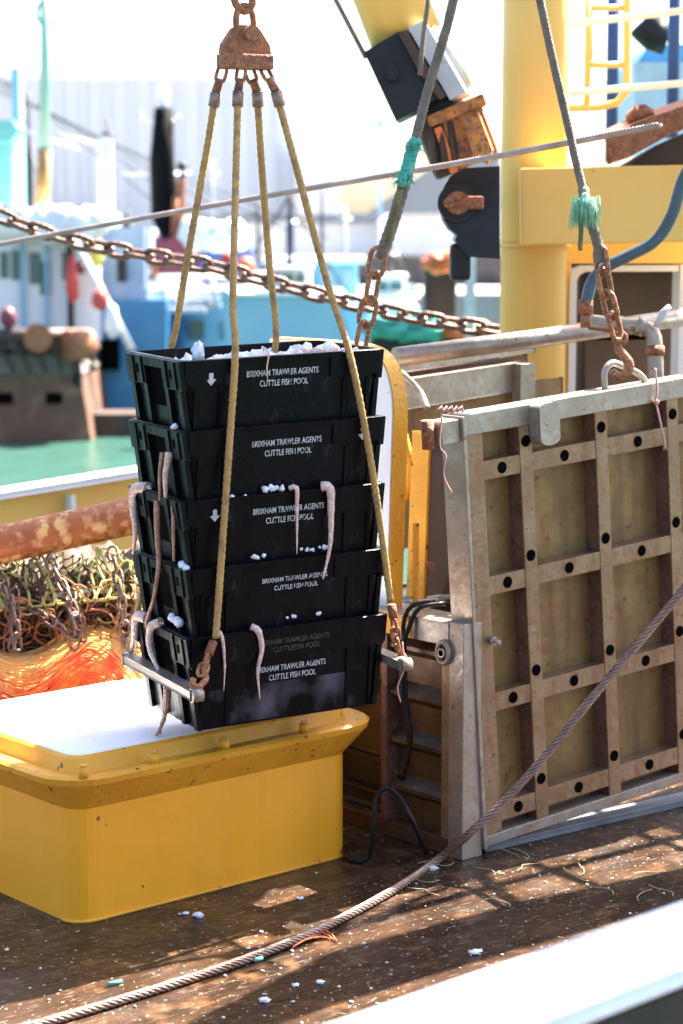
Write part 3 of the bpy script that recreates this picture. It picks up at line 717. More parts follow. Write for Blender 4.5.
b = MB(); b.cyl(V((bx_, -.0302, bz_)), V((bx_, -.031, bz_)), .011, 14); b.build('ring_bore', DARK, div, local=True)
# yellow worn paint patch part of the rail
b = MB(); lb(b, x_l - .3, x_l + .13, -.0135, .03, z_t - .0835, z_t - .0075, .002); b.build('painted_rail_end', YW, div, local=True)
# hoses draped on it
def pp(px, py, off): return onplane(px, py, P0, PNn) + PNn * off
b = MB(); b.tube(smooth([pp(418, 604, -.08), pp(412, 606, .0), pp(410, 622, .03), pp(412, 650, .035), pp(414, 690, .04), pp(417, 730, .04), pp(416, 760, .04), pp(408, 775, .04)], .02), .0085, 8)
tag(b.build('hose', HOSEB), 'black hose draped over the pen divider, the left one of two', 'hose', 'black hoses over the pen divider')
b = MB(); b.tube(smooth([pp(428, 606, -.08), pp(420, 608, .0), pp(416, 625, .03), pp(413, 650, .05), pp(414, 700, .05), pp(419, 735, .04), pp(413, 778, .05)], .02), .0085, 8)
tag(b.build('hose', HOSEB), 'black hose draped over the pen divider, the right one of two', 'hose', 'black hoses over the pen divider')
b = MB(); b.tube(smooth([gz(343, 848, .02), gz(352, 860, .012), gz(368, 858, .02), at(373, 830, 7.0), at(376, 798, 7.0), at(386, 788, 7.0), at(398, 795, 7.0), at(412, 820, 6.95), gz(426, 852, .03)], .02), .009, 8)
tag(b.build('hose', HOSEB), 'stiff black hose loop lying on the wet deck right of the yellow hatch', 'hose')
# equipment behind the divider, right of hatch; near-black colour paints the shade there
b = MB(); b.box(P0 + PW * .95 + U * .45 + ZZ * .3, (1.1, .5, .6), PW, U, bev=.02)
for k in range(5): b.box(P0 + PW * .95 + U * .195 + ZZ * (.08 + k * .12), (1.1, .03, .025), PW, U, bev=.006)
tag(b.build('conveyor_housing', NAVY), 'ribbed steel housing coloured near-black for the shade right of the hatch', 'housing')

b = MB(); q = at(432, 640, 7.75); b.box(q - ZZ * .1, (.62, .35, .55), gu, gn, bev=.01)  # added dark backing that closes the gap behind the divider
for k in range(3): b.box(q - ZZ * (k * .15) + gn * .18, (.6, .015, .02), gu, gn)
tag(b.build('dark_backing', NAVY), 'added dark backing box closing the gap behind the pen divider', 'backing')
# yellow post plate
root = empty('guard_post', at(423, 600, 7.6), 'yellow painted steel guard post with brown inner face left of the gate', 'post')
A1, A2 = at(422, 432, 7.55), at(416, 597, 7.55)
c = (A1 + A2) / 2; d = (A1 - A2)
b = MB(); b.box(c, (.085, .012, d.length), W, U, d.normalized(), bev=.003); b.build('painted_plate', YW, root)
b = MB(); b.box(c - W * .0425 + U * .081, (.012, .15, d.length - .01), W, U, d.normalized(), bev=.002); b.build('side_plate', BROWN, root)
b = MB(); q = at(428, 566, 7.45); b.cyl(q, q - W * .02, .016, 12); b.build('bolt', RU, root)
# second gate leaf behind, folded
root = empty('folded_gate_leaf', at(470, 600, 8.2), 'grey steel gate leaf folded behind the big gate under the pipe rail', 'gate leaf')
def seg_box(p, q, h, th, m, name, par, bev=.004, vert=None):
    d = q - p; b = MB(); n_ = d.cross(ZZ).normalized(); z = n_.cross(d).normalized(); b.box((p + q) / 2, (d.length, th, h), d, n_, z, bev=bev); return b.build(name, m, par)
seg_box(at(396, 395, 8.0), at(516, 376, 8.5), .115, .05, STEEL, 'upper_rail', root)
seg_box(at(396, 366, 8.05), at(530, 346, 8.6), .045, .05, STEEL, 'top_rail', root)
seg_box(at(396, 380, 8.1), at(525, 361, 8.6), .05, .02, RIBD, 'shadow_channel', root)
seg_box(at(400, 470, 8.12), at(560, 452, 8.7), .62, .02, PANEL, 'back_panel', root)
b = MB(); a_ = at(524, 366, 8.45); b.box(a_ - ZZ * .3, (.07, .05, .62), gu, gn, bev=.004); b.build('end_stile', STEEL, root)
# pipe rail with branch and lever
root = empty('pipe_rail', at(540, 335, 8.1), 'silver grey pipe rail crossing above the big gate with elbow and valve lever', 'pipe')
b = MB(); b.tube([at(395, 357, 7.75), at(540, 338, 8.0), at(720, 312, 8.4)], .036, 20); b.build('main_pipe', STEEL, root)
b = MB(); b.tube(smooth([at(590, 322, 7.85), at(622, 326, 7.8), at(640, 326, 7.8), at(652, 333, 7.8), at(655, 350, 7.8), at(656, 392, 7.8)], .02), .030, 16); b.build('elbow_pipe', STEEL, root)
for p, q in (((610, 324), (622, 326)), ((655, 346), (655, 356)), ((636, 325), (645, 328))):
    b = MB(); b.cyl(at(*p, 7.8), at(*q, 7.8), .036, 16); b.build('pipe_collar', RU if p[1] == 346 else STEEL, root)
b = MB(); b.tube([at(655, 327, 7.75), at(663, 313, 7.75), at(670, 306, 7.75)], [.008, .014, .010], 8); b.build('valve_lever', SILV, root)
b = MB(); b.tube(smooth([at(400, 372, 7.6), at(409, 380, 7.6), at(420, 392, 7.6), at(428, 410, 7.5)], .02), .012, 10); tag(b.build('bent_tube', STEEL), 'short bent pale tube between the yellow shoe and gate hinge', 'tube')
b = MB(); b.tube(smooth([at(404, 500, 7.8), at(410, 470, 7.8), at(402, 430, 7.8), at(400, 400, 7.8)], .03), .02, 10); tag(b.build('bent_tube', YW), 'yellow pipe stay rising behind the yellow trawl shoe', 'tube')

# blue hose
b = MB(); P = smooth([at(700, 150, 7.6), at(683, 180, 7.6), at(672, 215, 7.6), at(655, 241, 7.6), at(630, 255, 7.6), at(606, 267, 7.6), at(592, 282, 7.6), at(586, 305, 7.6)], .02); b.tube(P, .0225, 14)
hs = b.build('water_hose', HOSE); tag(hs, 'blue grey water hose curving down from the right edge to the pipe rail', 'hose')
b = MB(); q = at(586, 300, 7.6); b.cyl(q, q - ZZ * .05, .027, 14); b.cyl(q - ZZ * .05, q - ZZ * .10, .019, 12); b.build('coupling', RU, hs)

# ================================================================== chains with cables
def cable(name, pts, r, m, label, strands=0, pitch=.07, cat='cable', cap=True, group=None):
    b = MB()
    if strands: b.strand(pts, r, strands, pitch, 6, .5)
    else: b.tube(smooth(pts, .05), r, 10)
    return tag(b.build(name, m), label, cat, group)
def twine_tuft(c, n, ln, rad, m, parent, droop=0, name='twine_tuft', r=.0016):
    b = MB()
    for i in range(n):
        a = random.uniform(0, 6.28); e = random.uniform(-1, 1); d = V((math.cos(a), math.sin(a) * .7, e * .7)); 
        p = c + d * rad * random.random(); q = p + d * ln * random.uniform(.3, 1); q2 = q + d * ln * .3 - ZZ * (ln * random.uniform(.1, .6) + droop)
        b.tube([p, q, q2], r, 3)
    b.blob(c, rad * .8, rad * .8, rad * 1.2, sub=2, amp=.6)
    return b.build(name, m, parent)
# right cable
c1 = cable('lifting_cable', [at(536, -20, 6.95), at(553, 60, 6.97), at(568, 125, 7.0), at(577, 165, 7.0), at(583, 190, 7.0)], .0155, CABLE, 'dark lifting cable with pale green frayed twine above the gate chain', 5, .07)
cable_tail = MB(); cable_tail.strand([at(583, 188, 7.0), at(588, 212, 7.0), at(597, 240, 7.0), at(601, 262, 7.0)], .020, 4, .08, 6, .55); cable_tail.build('spliced_eye', CABLE, c1)
b = MB(); b.strand([at(586, 195, 6.98), at(591, 225, 7.0), at(602, 255, 7.0)], .012, 3, .06, 6, .55); b.build('splice_tail', CABLE, c1)
twine_tuft(at(585, 203, 6.97), 420, .026, .026, GRN, c1, .05, r=.0010)
b = MB(); b.strand([at(580, 210, 6.96), at(581, 230, 6.96), at(580, 250, 6.96)], .009, 3, .03, 5, .55); b.build('twine_tail', OLIVE, c1)
chain('gate_chain', [at(600, 250, 7.0), at(605, 285, 7.0), at(612, 315, 7.02), at(619, 342, 7.05)], .115, .068, .019, RUC, 'rusty chain between the right cable and the hook on the gate', roll0=.9)
hq = at(620, 342, 7.08); s = V((1, 0, 0))
root = empty('chain_hook', hq, 'rusty orange hook gripping the lifting loop of the big gate', 'hook')
b = MB(); P = smooth([hq + ZZ * .01, hq - ZZ * .02 - s * .006, hq - ZZ * .045 + s * .012, hq - ZZ * .075 + s * .032, hq - ZZ * .105 + s * .024, hq - ZZ * .118 - s * .002, hq - ZZ * .098 - s * .026], .008)
b.tube(P, [.012 + .006 * math.sin(math.pi * i / (len(P) - 1)) for i in range(len(P))], 10); b.build('hook_body', RUC, root)
b = MB(); b.tube([hq + ZZ * .012 + s * .02 * math.cos(t) + ZZ * .02 * math.sin(t) for t in [2 * math.pi * i / 16 for i in range(16)]], .008, 8, closed=True); b.build('hook_eye', RUC, root)
# left cable
c2 = cable('lifting_cable', [at(458, -20, 7.2), at(446, 30, 7.2), at(428, 90, 7.2), at(414, 145, 7.2)], .018, CABLE, 'dark lifting cable bound with bright teal twine left of the black crane block', 5, .07)
b = MB(); b.strand([at(414, 143, 7.2), at(404, 185, 7.2), at(392, 225, 7.2), at(381, 258, 7.2)], .024, 4, .10, 6, .55); b.build('spliced_eye', CABLE, c2)
b = MB(); b.strand([at(416, 140, 7.18), at(411, 155, 7.18), at(406, 172, 7.17), at(402, 185, 7.18)], .024, 3, .05, 6, .5); b.build('twine_binding', TEAL, c2)
twine_tuft(at(403, 178, 7.15), 50, .03, .018, TEAL, c2); twine_tuft(at(414, 146, 7.15), 40, .03, .012, TEAL, c2)
b = MB(); b.strand([at(400, 190, 7.17), at(394, 215, 7.17), at(388, 240, 7.17)], .013, 3, .05, 6, .5); b.build('twine_binding', OLIVE, c2)
chain('hanging_chain', [at(379, 250, 7.2), at(373, 285, 7.2), at(367, 315, 7.2), at(360, 350, 7.2)], .125, .078, .018, RUC, 'rusty chain hanging from the left cable behind the topmost crate', roll0=.6)
# thin guy lines
cable('guy_line', [at(328, -15, 8.6), at(366, 58, 8.6)], .010, CABLE, 'thin dark line running up from the left side of the black crane block')
cable('guy_line', [at(430, -10, 8.2), at(423, 40, 8.2), at(420, 75, 8.2)], .010, CABLE, 'thin dark line in front of the silver part of the crane')
# long wire between left edge and right, with bright strand
cable('stay_wire', [at(-20, 248, 9.5), at(120, 222, 9.0), at(300, 190, 8.4), at(470, 161, 7.7), at(660, 125, 7.0)], .0125, mat('pale_wire', (.42, .34, .32), .4, .5, c2=(.3, .22, .2), scale=9), 'pale twisted stay wire crossing the whole view above the crates', 4, .06)
# heavy studded chain
chain('mooring_chain', [at(-25, 208, 10.6), at(0, 216, 10.6), at(40, 231, 10.6), at(90, 245, 10.6), at(150, 256, 10.6), at(210, 266, 10.6), at(250, 277, 10.6), at(300, 290, 10.6), at(360, 305, 10.6), at(420, 318, 10.6), at(500, 331, 10.6)], .165, .10, .030, CH, 'long heavy rusty brown chain strung across behind the slings', roll0=.5, stud=False)
# foreground wire rope
WP = [at(700, 566, 6.70), at(683, 590, 6.72), at(640, 641, 6.76), at(597, 692, 6.80), at(550, 750, 6.84), at(510, 795, 6.87), at(470, 833, 6.88)]
WP += [gz(436, 861, .014), gz(400, 886, .014), gz(350, 914, .014), gz(300, 938, .014), gz(230, 965, .014), gz(150, 991, .014), gz(60, 1018, .014), gz(-40, 1045, .014)]
b = MB(); b.strand(WP, .0145, 6, .13, 6, .36, step=.011); b.tube(smooth(WP, .05), .006, 6)
tag(b.build('wire_rope', WIRE), 'thick twisted steel wire rope slanting across the gate down to the deck', 'wire rope')

# ================================================================== column, beam, wheelhouse panel
root = empty('gantry', at(532, 700, 9.6) * 1, 'big yellow steel gantry with round column and deep cross beam', 'gantry')
ca = at(533, 300, 9.6)
b = MB(); b.cyl(V((ca.x, ca.y, 0)), V((ca.x, ca.y, 5.5)), .152, 48); b.build('column', YC, root, sm=False)
b = MB(); p = at(521, 203, 9.25); b.box(p + V((.9, .02, .0)) , (1.8, .30, .335), V((1, -.06, .02)), V((.06, 1, 0)), bev=.008); b.build('cross_beam', YC, root)
b = MB(); b.cyl(V((ca.x, ca.y, at(533, 248, 9.6).z)), V((ca.x, ca.y, at(533, 243, 9.6).z)), .17, 40); b.build('weld_collar', YC, root)
# wheelhouse side with window
wd_ = 9.8
root = empty('wheelhouse', at(640, 700, wd_), 'yellow wheelhouse side with rounded white framed opening under the beam', 'wheelhouse')
def wp(x, y, dd=0): 
    q = at(x, y, wd_); return V((q.x, wd_ + 1.0 * 0 + (q.x - at(565, y, wd_).x) * .15 + dd, CAMZ - (y - 230) / F * wd_ * 1.0))
b = MB()
def wbox(x0, x1, y0, y1, b, dd=0, th=.06):
    a, c_ = wp(x0, y1, dd), wp(x1, y0, dd); X = (V((c_.x, c_.y, 0)) - V((a.x, a.y, 0))); b.box((a + c_) / 2 + V((0, th / 2, 0)), (X.length, th, c_.z - a.z), X, V((-X.y, X.x, 0)), ZZ)
wbox(560, 569, 235, 640, b); wbox(569, 760, 235, 263, b); wbox(569, 760, 640, 700, b); b.build('side_plating', YC, root)
b = MB()
oi = [(678, 265), (580, 265), (573, 268), (569, 275), (568, 290), (568, 640)]
inn = [(678, 271), (584, 271), (578, 274), (575, 280), (575, 290), (575, 640)]
S1 = [wp(x, y, -.03) for x, y in oi]; S2 = [wp(x, y, -.03) for x, y in inn]; b.ring(S2, S1, V((0, .12, 0)))
wbox(678, 686, 264, 640, b, -.03, .12); b.build('opening_frame', WH, root)
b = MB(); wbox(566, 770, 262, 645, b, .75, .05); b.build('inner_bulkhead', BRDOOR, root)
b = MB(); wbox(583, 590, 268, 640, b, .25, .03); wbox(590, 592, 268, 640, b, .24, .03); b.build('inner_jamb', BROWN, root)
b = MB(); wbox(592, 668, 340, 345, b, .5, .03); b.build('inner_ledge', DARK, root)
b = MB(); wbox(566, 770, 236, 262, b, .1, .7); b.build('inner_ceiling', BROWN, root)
# ladder hoop, rails, blue posts, rusty plate on top of the beam
b = MB(); d = 10.6
b.tube(smooth([at(590, -20, d), at(590, 60, d), at(585, 98, d), at(575, 108, d), at(568, 109, d), at(600, 107, d), at(618, 104, d), at(626, 92, d), at(627, 60, d), at(627, -20, d)][0:2] , .1), .016, 10)
b.tube(smooth([at(563, 108, d), at(600, 107, d), at(617, 103, d), at(626, 92, d), at(627, 60, d), at(627, -20, d)], .06), .020, 10)
b.tube([at(589, -20, d), at(587, 108, d)], .018, 10)
for yy in (8, 65): b.tube([at(588, yy, d), at(627, yy, d)], .016, 10)
tag(b.build('ladder', YC), 'yellow tubular ladder hoop above the gantry beam', 'ladder')
for yy, y2, t_ in ((26, 6, 'upper'), (94, 80, 'lower')):
    b = MB(); b.tube([at(558, yy, 10.2), at(720, y2, 10.0)], .018, 10); tag(b.build('hand_rail', WH), t_ + ' white horizontal hand rail above the gantry beam', 'hand rail')
for xx, y0, y1, t_ in ((611, -20, 132, 'dark blue post behind the yellow ladder hoop'), (672, -20, 108, 'dark blue post near the right edge in front of the blue casing')):
    b = MB(); A_ = at(xx, y1 + 30, 12); b.cyl(A_, A_ + ZZ * 1.2, .035, 12); tag(b.build('blue_post', DBLUE), t_, 'post')
root = empty('blue_casing', at(660, 130, 15), 'pale blue machinery casing with dark blue trim at the upper right', 'casing')
pbox(634, 760, 62, 150, 15, 1.5).build('casing_wall', mat('pale_blue_paint', (.50, .66, .80), .5), root)
b = MB(); A_, B_, C_ = at(632, 68, 14.9), at(650, 46, 14.9), at(760, 40, 14.9); b.prism([A_, B_, C_, at(760, 60, 14.9)], V((0, 1.7, 0))); b.build('casing_roof', BLUEP, root)
b = MB(); P = smooth([at(667, 40, 14.5), at(655, 36, 14.5), at(648, 28, 14.5), at(643, 22, 14.5)], .05); b.tube(P, [.11 + .02 * i / len(P) for i in range(len(P))], 14); b.build('exhaust_pipe', NAVY, root)
root = empty('rusty_chute', at(645, 170, 9.3), 'bent rusty steel chute resting on top of the gantry beam', 'chute')
b = MB()
q = [(605, 163), (604, 140), (640, 122), (690, 103), (690, 128), (655, 146), (625, 163)]
d = 9.2
b.prism([at(x, y, d) for x, y in [(607, 164), (605, 137), (622, 131), (630, 148)]], V((.02, .05, 0)))
b.prism([at(x, y, d - .05) for x, y in [(605, 137), (640, 121), (700, 100), (700, 122), (664, 138), (628, 158), (612, 163)]], V((.05, .5, .05)))
b.build('bent_plate', RU, root)
b = MB(); b.prism([at(x, y, d + .02) for x, y in [(630, 164), (668, 142), (700, 128), (700, 164)]], V((0, .4, 0))); b.build('dark_plate', BROWN, root)
b = MB(); b.blob(at(640, 116, d + .1), .06, .08, .04, sub=2, amp=.7); b.build('rust_lump', RU, root)
# white superstructure seen between column and right edge

# ================================================================== crane knuckle
root = empty('crane', at(420, 90, 8.6), 'yellow crane arm with black end block, silver ram and orange rusty knuckle', 'crane')
cdv = 8.7
a0, a1 = at(366, -70, cdv), at(408, 40, cdv)
ax = (a1 - a0).normalized(); sdv = ax.cross(V((0, 1, 0))).normalized()
b = MB(); b.cyl(a0, a1, .155, 40); b.build('boom', YC, root)
b = MB(); c = at(407, 75, cdv - .12); dn = V((.42, 0, -.9)).normalized(); sn = V((.9, 0, .42)).normalized()
b.prism([at(x, y, cdv - .16) for x, y in [(364, 52), (398, 32), (412, 52), (440, 96), (425, 107), (396, 121)]], V((.02, .22, 0))); 
b.build('end_block', NAVY, root)
b = MB(); b.cyl(at(392, 74, cdv - .17), at(392, 74, cdv - .19), .028, 14); b.build('bolt', NAVY, root)
b = MB(); b.tube([at(414, 8, cdv + .02), at(450, 94, cdv + .02)], [.105, .10], 24); b.build('ram_cylinder', SILV, root)
b = MB(); b.tube([at(438, 30, cdv + .02), at(464, 98, cdv + .02)], [.03, .03], 12); b.build('ram_rod', SILV, root)
b = MB(); b.prism([at(x, y, cdv - .17) for x, y in [(408, 28), (424, 20), (466, 92), (450, 100)]], V((0.02, .10, 0))); b.build('silver_side', SILV, root)
b = MB(); b.prism([at(x, y, cdv - .20) for x, y in [(398, 32), (407, 30), (425, 62), (446, 96), (440, 100), (418, 70)]], V((0, .03, 0))); b.build('rusty_edge', BROWN, root)
b = MB(); b.tube([at(432, 88, cdv), at(452, 122, cdv)], .085, 20); b.build('pivot_housing', NAVY, root)
b = MB(); b.prism([at(x, y, cdv - .16) for x, y in [(463, 118), (478, 112), (492, 150), (488, 164), (474, 160)]], V((0.02, .10, 0))); b.build('orange_cheek', ORST, root)
b = MB(); kc = at(455, 112, cdv); b.box(kc, (.25, .26, .05), V((.93, 0, .37)), V((0, 1, 0)), V((-.37, 0, .93)), bev=.008)
b.box(at(466, 136, cdv), (.20, .2, .24), V((.93, 0, .37)), V((0, 1, 0)), V((-.37, 0, .93)), bev=.03); b.build('knuckle', ORST, root)
b = MB(); b.box(at(441, 145, cdv + .02), (.14, .18, .26), V((.93, 0, .37)), V((0, 1, 0)), V((-.37, 0, .93)), bev=.02)
for k in range(3): b.cyl(at(430 + k * 10, 128 - k * 3, cdv - .1), at(436 + k * 10, 172 - k * 3, cdv - .1), .015, 8)
b.build('inner_link', BROWN, root)
b = MB(); b.box(at(446, 150, cdv - .08), (.035, .05, .2), V((.93, 0, .37)), V((0, 1, 0)), V((-.37, 0, .93)), bev=.01); b.build('orange_link', ORP, root)
# black bracket bolted on the column
root = empty('column_bracket', at(470, 255, 9.0), 'black steel bracket with rusty pin mounted on the left of the yellow column', 'bracket')
d = 9.0
P = [(500, 166), (462, 168)] + [(441 + (1 - math.sin(t)) * 24, 203 + -math.cos(t) * 34) for t in [R(20 + 20 * i) for i in range(8)]] + [(455, 240), (468, 257), (500, 259)]
b = MB(); b.prism([at(x, y, d) for x, y in P], V((0, .20, 0))); b.build('bracket_plate', NAVY, root)
b = MB(); q = at(457, 203, d); b.cyl(q, q - V((0, .03, 0)), .085, 24); b.build('boss', NAVY, root)
b = MB(); b.cyl(q - V((0, .03, 0)), q - V((0, .075, 0)), .05, 20); b.box(at(465, 203, d) - V((0, .06, 0)), (.15, .03, .055), bev=.008); b.cyl(at(448, 203, d) - V((0, .075, 0)), at(448, 203, d) - V((0, .10, 0)), .025, 6); b.build('pin', RU, root)
b = MB(); b.box(at(460, 262, 9.1), (.09, .1, .16), bev=.02); b.build('lower_lug', NAVY, root)

# ================================================================== left: bulwark, trawl beam, chains, net
root = empty('bulwark', at(60, 560, 10.5), 'yellow ship bulwark with white cap rail at the far side of the deck', 'bulwark')
bA, bB = at(-90, 508, 10.3), at(420, 426, 12.2)
seg_box(bA, bB, .035, .14, WH, 'cap_rail', root, .008)
seg_box(bA - ZZ * .32 + V((.04, .04, 0)), bB - ZZ * .32 + V((.04, .04, 0)), .60, .02, YC, 'plating', root, 0)
dv = (bB - bA).normalized(); nn = V((dv.y, -dv.x, 0))
for k in range(6):
    q = onplane(70, 494, bA, nn) + dv * (k - 1) * 1.0 + nn * .03
    b = MB(); b.box(q - ZZ * .30, (.02, .08, .6), dv, nn, bev=.004); b.build('stay', WH, root)
b = MB(); b.tube([at(-120, 573, 7.55), at(0, 545, 7.7), at(140, 514, 7.9), at(330, 472, 8.2)], .071, 28); tag(b.build('trawl_beam', PIPE), 'thick rusty orange trawl beam pipe lying above the net heap', 'beam')
b = MB(); P = [at(-40, 604, 7.7), at(30, 599, 7.7), at(90, 592, 7.7), at(150, 583, 7.75), at(200, 577, 7.8)]; b.strand(P, .017, 3, .09, 6, .55); tag(b.build('head_rope', MINT), 'pale mint rope running across the chain and net heap', 'rope')
# net mass
def heap(name, m, n, x0, x1, y0, y1, d0, d1, r, ln, label, cat, kind=None, seed=1):
    rnd = random.Random(seed); b = MB()
    for i in range(n):
        p = at(rnd.uniform(x0, x1), rnd.uniform(y0, y1), rnd.uniform(d0, d1)); P = [p]; a = rnd.uniform(0, 6.28)
        for k in range(5):
            a += rnd.uniform(-1.3, 1.3); P.append(P[-1] + V((math.cos(a), rnd.uniform(-.4, .4), math.sin(a))) * ln)
        b.tube(smooth(P, ln * .4), r, 4)
    o = b.build(name, m); return tag(o, label, cat, kind=kind)
b = MB()
for i in range(14): b.blob(at(-30 + i * 17, 632 + (i % 3) * 6, 8.25), .20, .3, .30, sub=3, amp=.5, fr=2.2, seed=i)
for i in range(12): b.blob(at(-30 + i * 18, 590, 8.45), .17, .2, .17, sub=3, amp=.4, fr=2.4, seed=i + 40)
for i in range(12): b.blob(at(-30 + i * 18, 700, 8.0), .30, .3, .3, sub=2, amp=.4, seed=i)
tag(b.build('net_bundle', NETB), 'dark brown bundled netting under the chains behind the hatch', 'net')
heap('net_mesh', NETB, 620, -20, 160, 590, 655, 7.65, 8.0, .005, .03, 'tangled brown and rust coloured netting in the heap', 'net', 'stuff', 1)
b = MB(); rnd = random.Random(21); G = {}
for i in range(-3, 26):
    for j in range(9):
        x = i * 8.5 + (4.2 if j % 2 else 0) + rnd.uniform(-2, 2) + 5 * math.sin(j * .9 + i * .3); y = 556 + j * 6.5 + rnd.uniform(-2, 2) + 4 * math.sin(i * .8)
        G[i, j] = at(x, y, 7.92 - .03 * j + .05 * math.sin(i * 1.1) + rnd.uniform(-.02, .02))
for i in range(-2, 25):
    for j in range(8):
        for di in ((0, 1) if j % 2 else (-1, 0)):
            p, q = G[i, j], G[i + di, j + 1]; b.tube([p, (p + q) / 2 - ZZ * .004, q], .0036, 4, cap=False)
        b.blob(G[i, j], .007, sub=1, amp=.2)
tag(b.build('draped_net', mat('net_yellow_green', (.30, .27, .08), .8, c2=(.16, .15, .05), scale=9)), 'yellow green diamond mesh net draped beneath the trawl beam', 'net')
heap('net_mesh', mat('copper_twine', (.20, .06, .025), .8, c2=(.32, .13, .05)), 190, -20, 160, 600, 655, 7.55, 7.9, .004, .03, 'coppery loose twine among the chains', 'net', 'stuff', 5)
# yellow loops on the head rope
b = MB(); rnd = random.Random(4)
for i in range(13):
    x = -10 + i * 13.0; yb = 597 - (x) * .105; amp = rnd.uniform(20, 42); dx = rnd.uniform(-16, 16)
    b.tube(smooth([at(x, yb, 7.68), at(x + dx * .3 - 6, yb - amp * .5, 7.72), at(x + dx, yb - amp, 7.8), at(x + dx + 9, yb - amp * .6, 7.74), at(x + 14 + dx * .4, yb - 2, 7.66), at(x + 12, yb + 12, 7.62), at(x + 3, yb + 13, 7.62), at(x, yb + 2, 7.66)], .02), .0055, 6)
tag(b.build('net_lacing', NETY), 'yellow green twine loops laced along the mint rope', 'twine')
heap('net_lacing', NETY, 50, 0, 150, 570, 620, 7.6, 7.9, .004, .03, 'loose yellow twine tangled below the trawl beam', 'twine', 'stuff', 9)
for j, (x0, y0, x1, y1, lab) in enumerate([(2, 578, 18, 648, 'leftmost dark chain hanging over the net heap'), (50, 560, 84, 640, 'slanting dark chain in the middle of the net heap'), (14, 590, 10, 655, 'short dark chain behind the orange fibres near the left edge'), (70, 590, 74, 655, 'dark chain hanging straight down at the centre of the heap'), (112, 548, 126, 650, 'dark chain hanging beside the left end of the crates'), (30, 607, 80, 640, 'dark chain lying flat across the heap'), (140, 590, 128, 650, 'dark chain close to the corner of the lowest crates')]):
    chain('dragging_chain', [at(x0, y0, 7.62), at((x0 + x1) / 2 + 3, (y0 + y1) / 2 + 2, 7.52), at(x1, y1, 7.5)], .075, .046, .012, CH, lab, 'chains of the trawl mat', roll0=.4, rnd=.5)
# orange fibre bundle
root = empty('chafing_rope_bundle', at(60, 690, 7.6), 'shaggy bundle of orange rope fibres, lit top painted yellow, behind the hatch', 'rope bundle')
def mound(x): return 640 + 6 * math.sin(x * .05) + 10 * math.sin(x * .021 + 2)
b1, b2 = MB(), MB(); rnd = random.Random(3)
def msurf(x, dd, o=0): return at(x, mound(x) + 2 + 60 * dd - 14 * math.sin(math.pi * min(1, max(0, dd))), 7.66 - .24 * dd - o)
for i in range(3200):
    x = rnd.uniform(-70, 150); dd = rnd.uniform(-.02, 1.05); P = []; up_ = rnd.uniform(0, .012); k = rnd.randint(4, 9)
    tone = noise.noise(V((x * .02, dd * 1.5, 1))) * .7 + rnd.uniform(-.18, .18) + (dd - .62) * 1.5 - abs(x - 75) * .005 + .28  # tone paints the lit top yellow and the shaded lower middle orange-red
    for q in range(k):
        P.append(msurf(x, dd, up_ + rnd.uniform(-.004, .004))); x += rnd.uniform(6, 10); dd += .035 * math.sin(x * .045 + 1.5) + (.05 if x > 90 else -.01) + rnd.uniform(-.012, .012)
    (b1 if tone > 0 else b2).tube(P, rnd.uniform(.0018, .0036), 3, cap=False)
b1.build('shaded_orange_fibre', ORN, root); b2.build('lit_yellow_fibre', YEF, root)
b = MB()
for i in range(16): b.blob(at(-60 + i * 15, mound(-60 + i * 15) + 66, 7.80), .16, .24, .20, sub=3, amp=.12, seed=i)
b.build('fibre_core', mat('orange_core', (.80, .22, .05), .8, c2=(.85, .35, .08), scale=5), root)

# ================================================================== near bulwark cap
root = empty('near_bulwark', V((.6, 3.2, 0)), 'white painted bulwark rail close to the camera at the lower right', 'bulwark')
nz = .93
n1, n2 = gz(345, 1024, nz), gz(683, 905, nz); nd = (n2 - n1).normalized(); nperp = V((nd.y, -nd.x, 0))
n3 = gz(530, 1024, nz); wn = abs((n3 - n1).dot(nperp)); print('cap width', wn)
cc = n1 + nperp * wn / 2
b = MB(); b.box(cc + nd * .3 - ZZ * .014, (3.6, wn, .028), nd, nperp, bev=.008); b.build('cap_rail', mat('glossy_white_cap', (.80, .81, .84), .3, c2=(.72, .74, .80), scale=6, bump=.25, bscale=25), root)
b = MB(); b.box(cc + nd * .3 + nperp * (wn / 2 - .02) + V((0, 0, -.48)), (3.6, .02, .86), nd, nperp); b.build('plating', NAVY, root)
for k in (-1, 0, 1): b = MB(); b.box(cc + nd * (.3 + k * 1.1) - nperp * .06 - ZZ * .49, (.015, .1, .86), nd, nperp); b.build('stay', WH, root)

# ================================================================== small things on deck
rnd = random.Random(11)
for x, y, r, lab in ((198, 915, .022, 'clear white ice chunk on the deck in front of the hatch'), (300, 898, .012, 'small ice chip between hatch and wire rope'), (186, 913, .012, 'tiny ice chip beside the larger chunk in front of the hatch'), (476, 952, .02, 'white ice chunk near the lower right rail'), (265, 1000, .018, 'ice chunk below the wire rope at the bottom'), (296, 985, .012, 'small ice chip below the wire rope'), (320, 982, .013, 'ice chip near the white rail at the bottom'), (248, 948, .008, 'tiny ice crumb touching the wire rope'), (433, 868, .02, 'bluish ice piece beside the wire rope at the gate post')):
    b = MB(); r *= .75; b.blob(gz(x, y, r * .4), r * 1.2, r, r * .5, sub=2, amp=.9, fr=2, seed=x); tag(b.build('ice_chip', ICE), lab, 'ice chip', 'ice chips on the deck')
b = MB()
for i in range(130):
    x = rnd.uniform(-20, 690); y = rnd.uniform(850, 1030); p = gz(x, y, .003)
    if (p - A).dot(W) > -.02 and (p - A).dot(U) < Lh + .02: continue
    if (p - g0).dot(gn) < .08 and x > 487: continue
    r = rnd.choice([.002, .003, .003, .005, .007]); b.blob(p, r, r * rnd.uniform(.6, 1.6), r * .5, sub=1, amp=.8, seed=i)
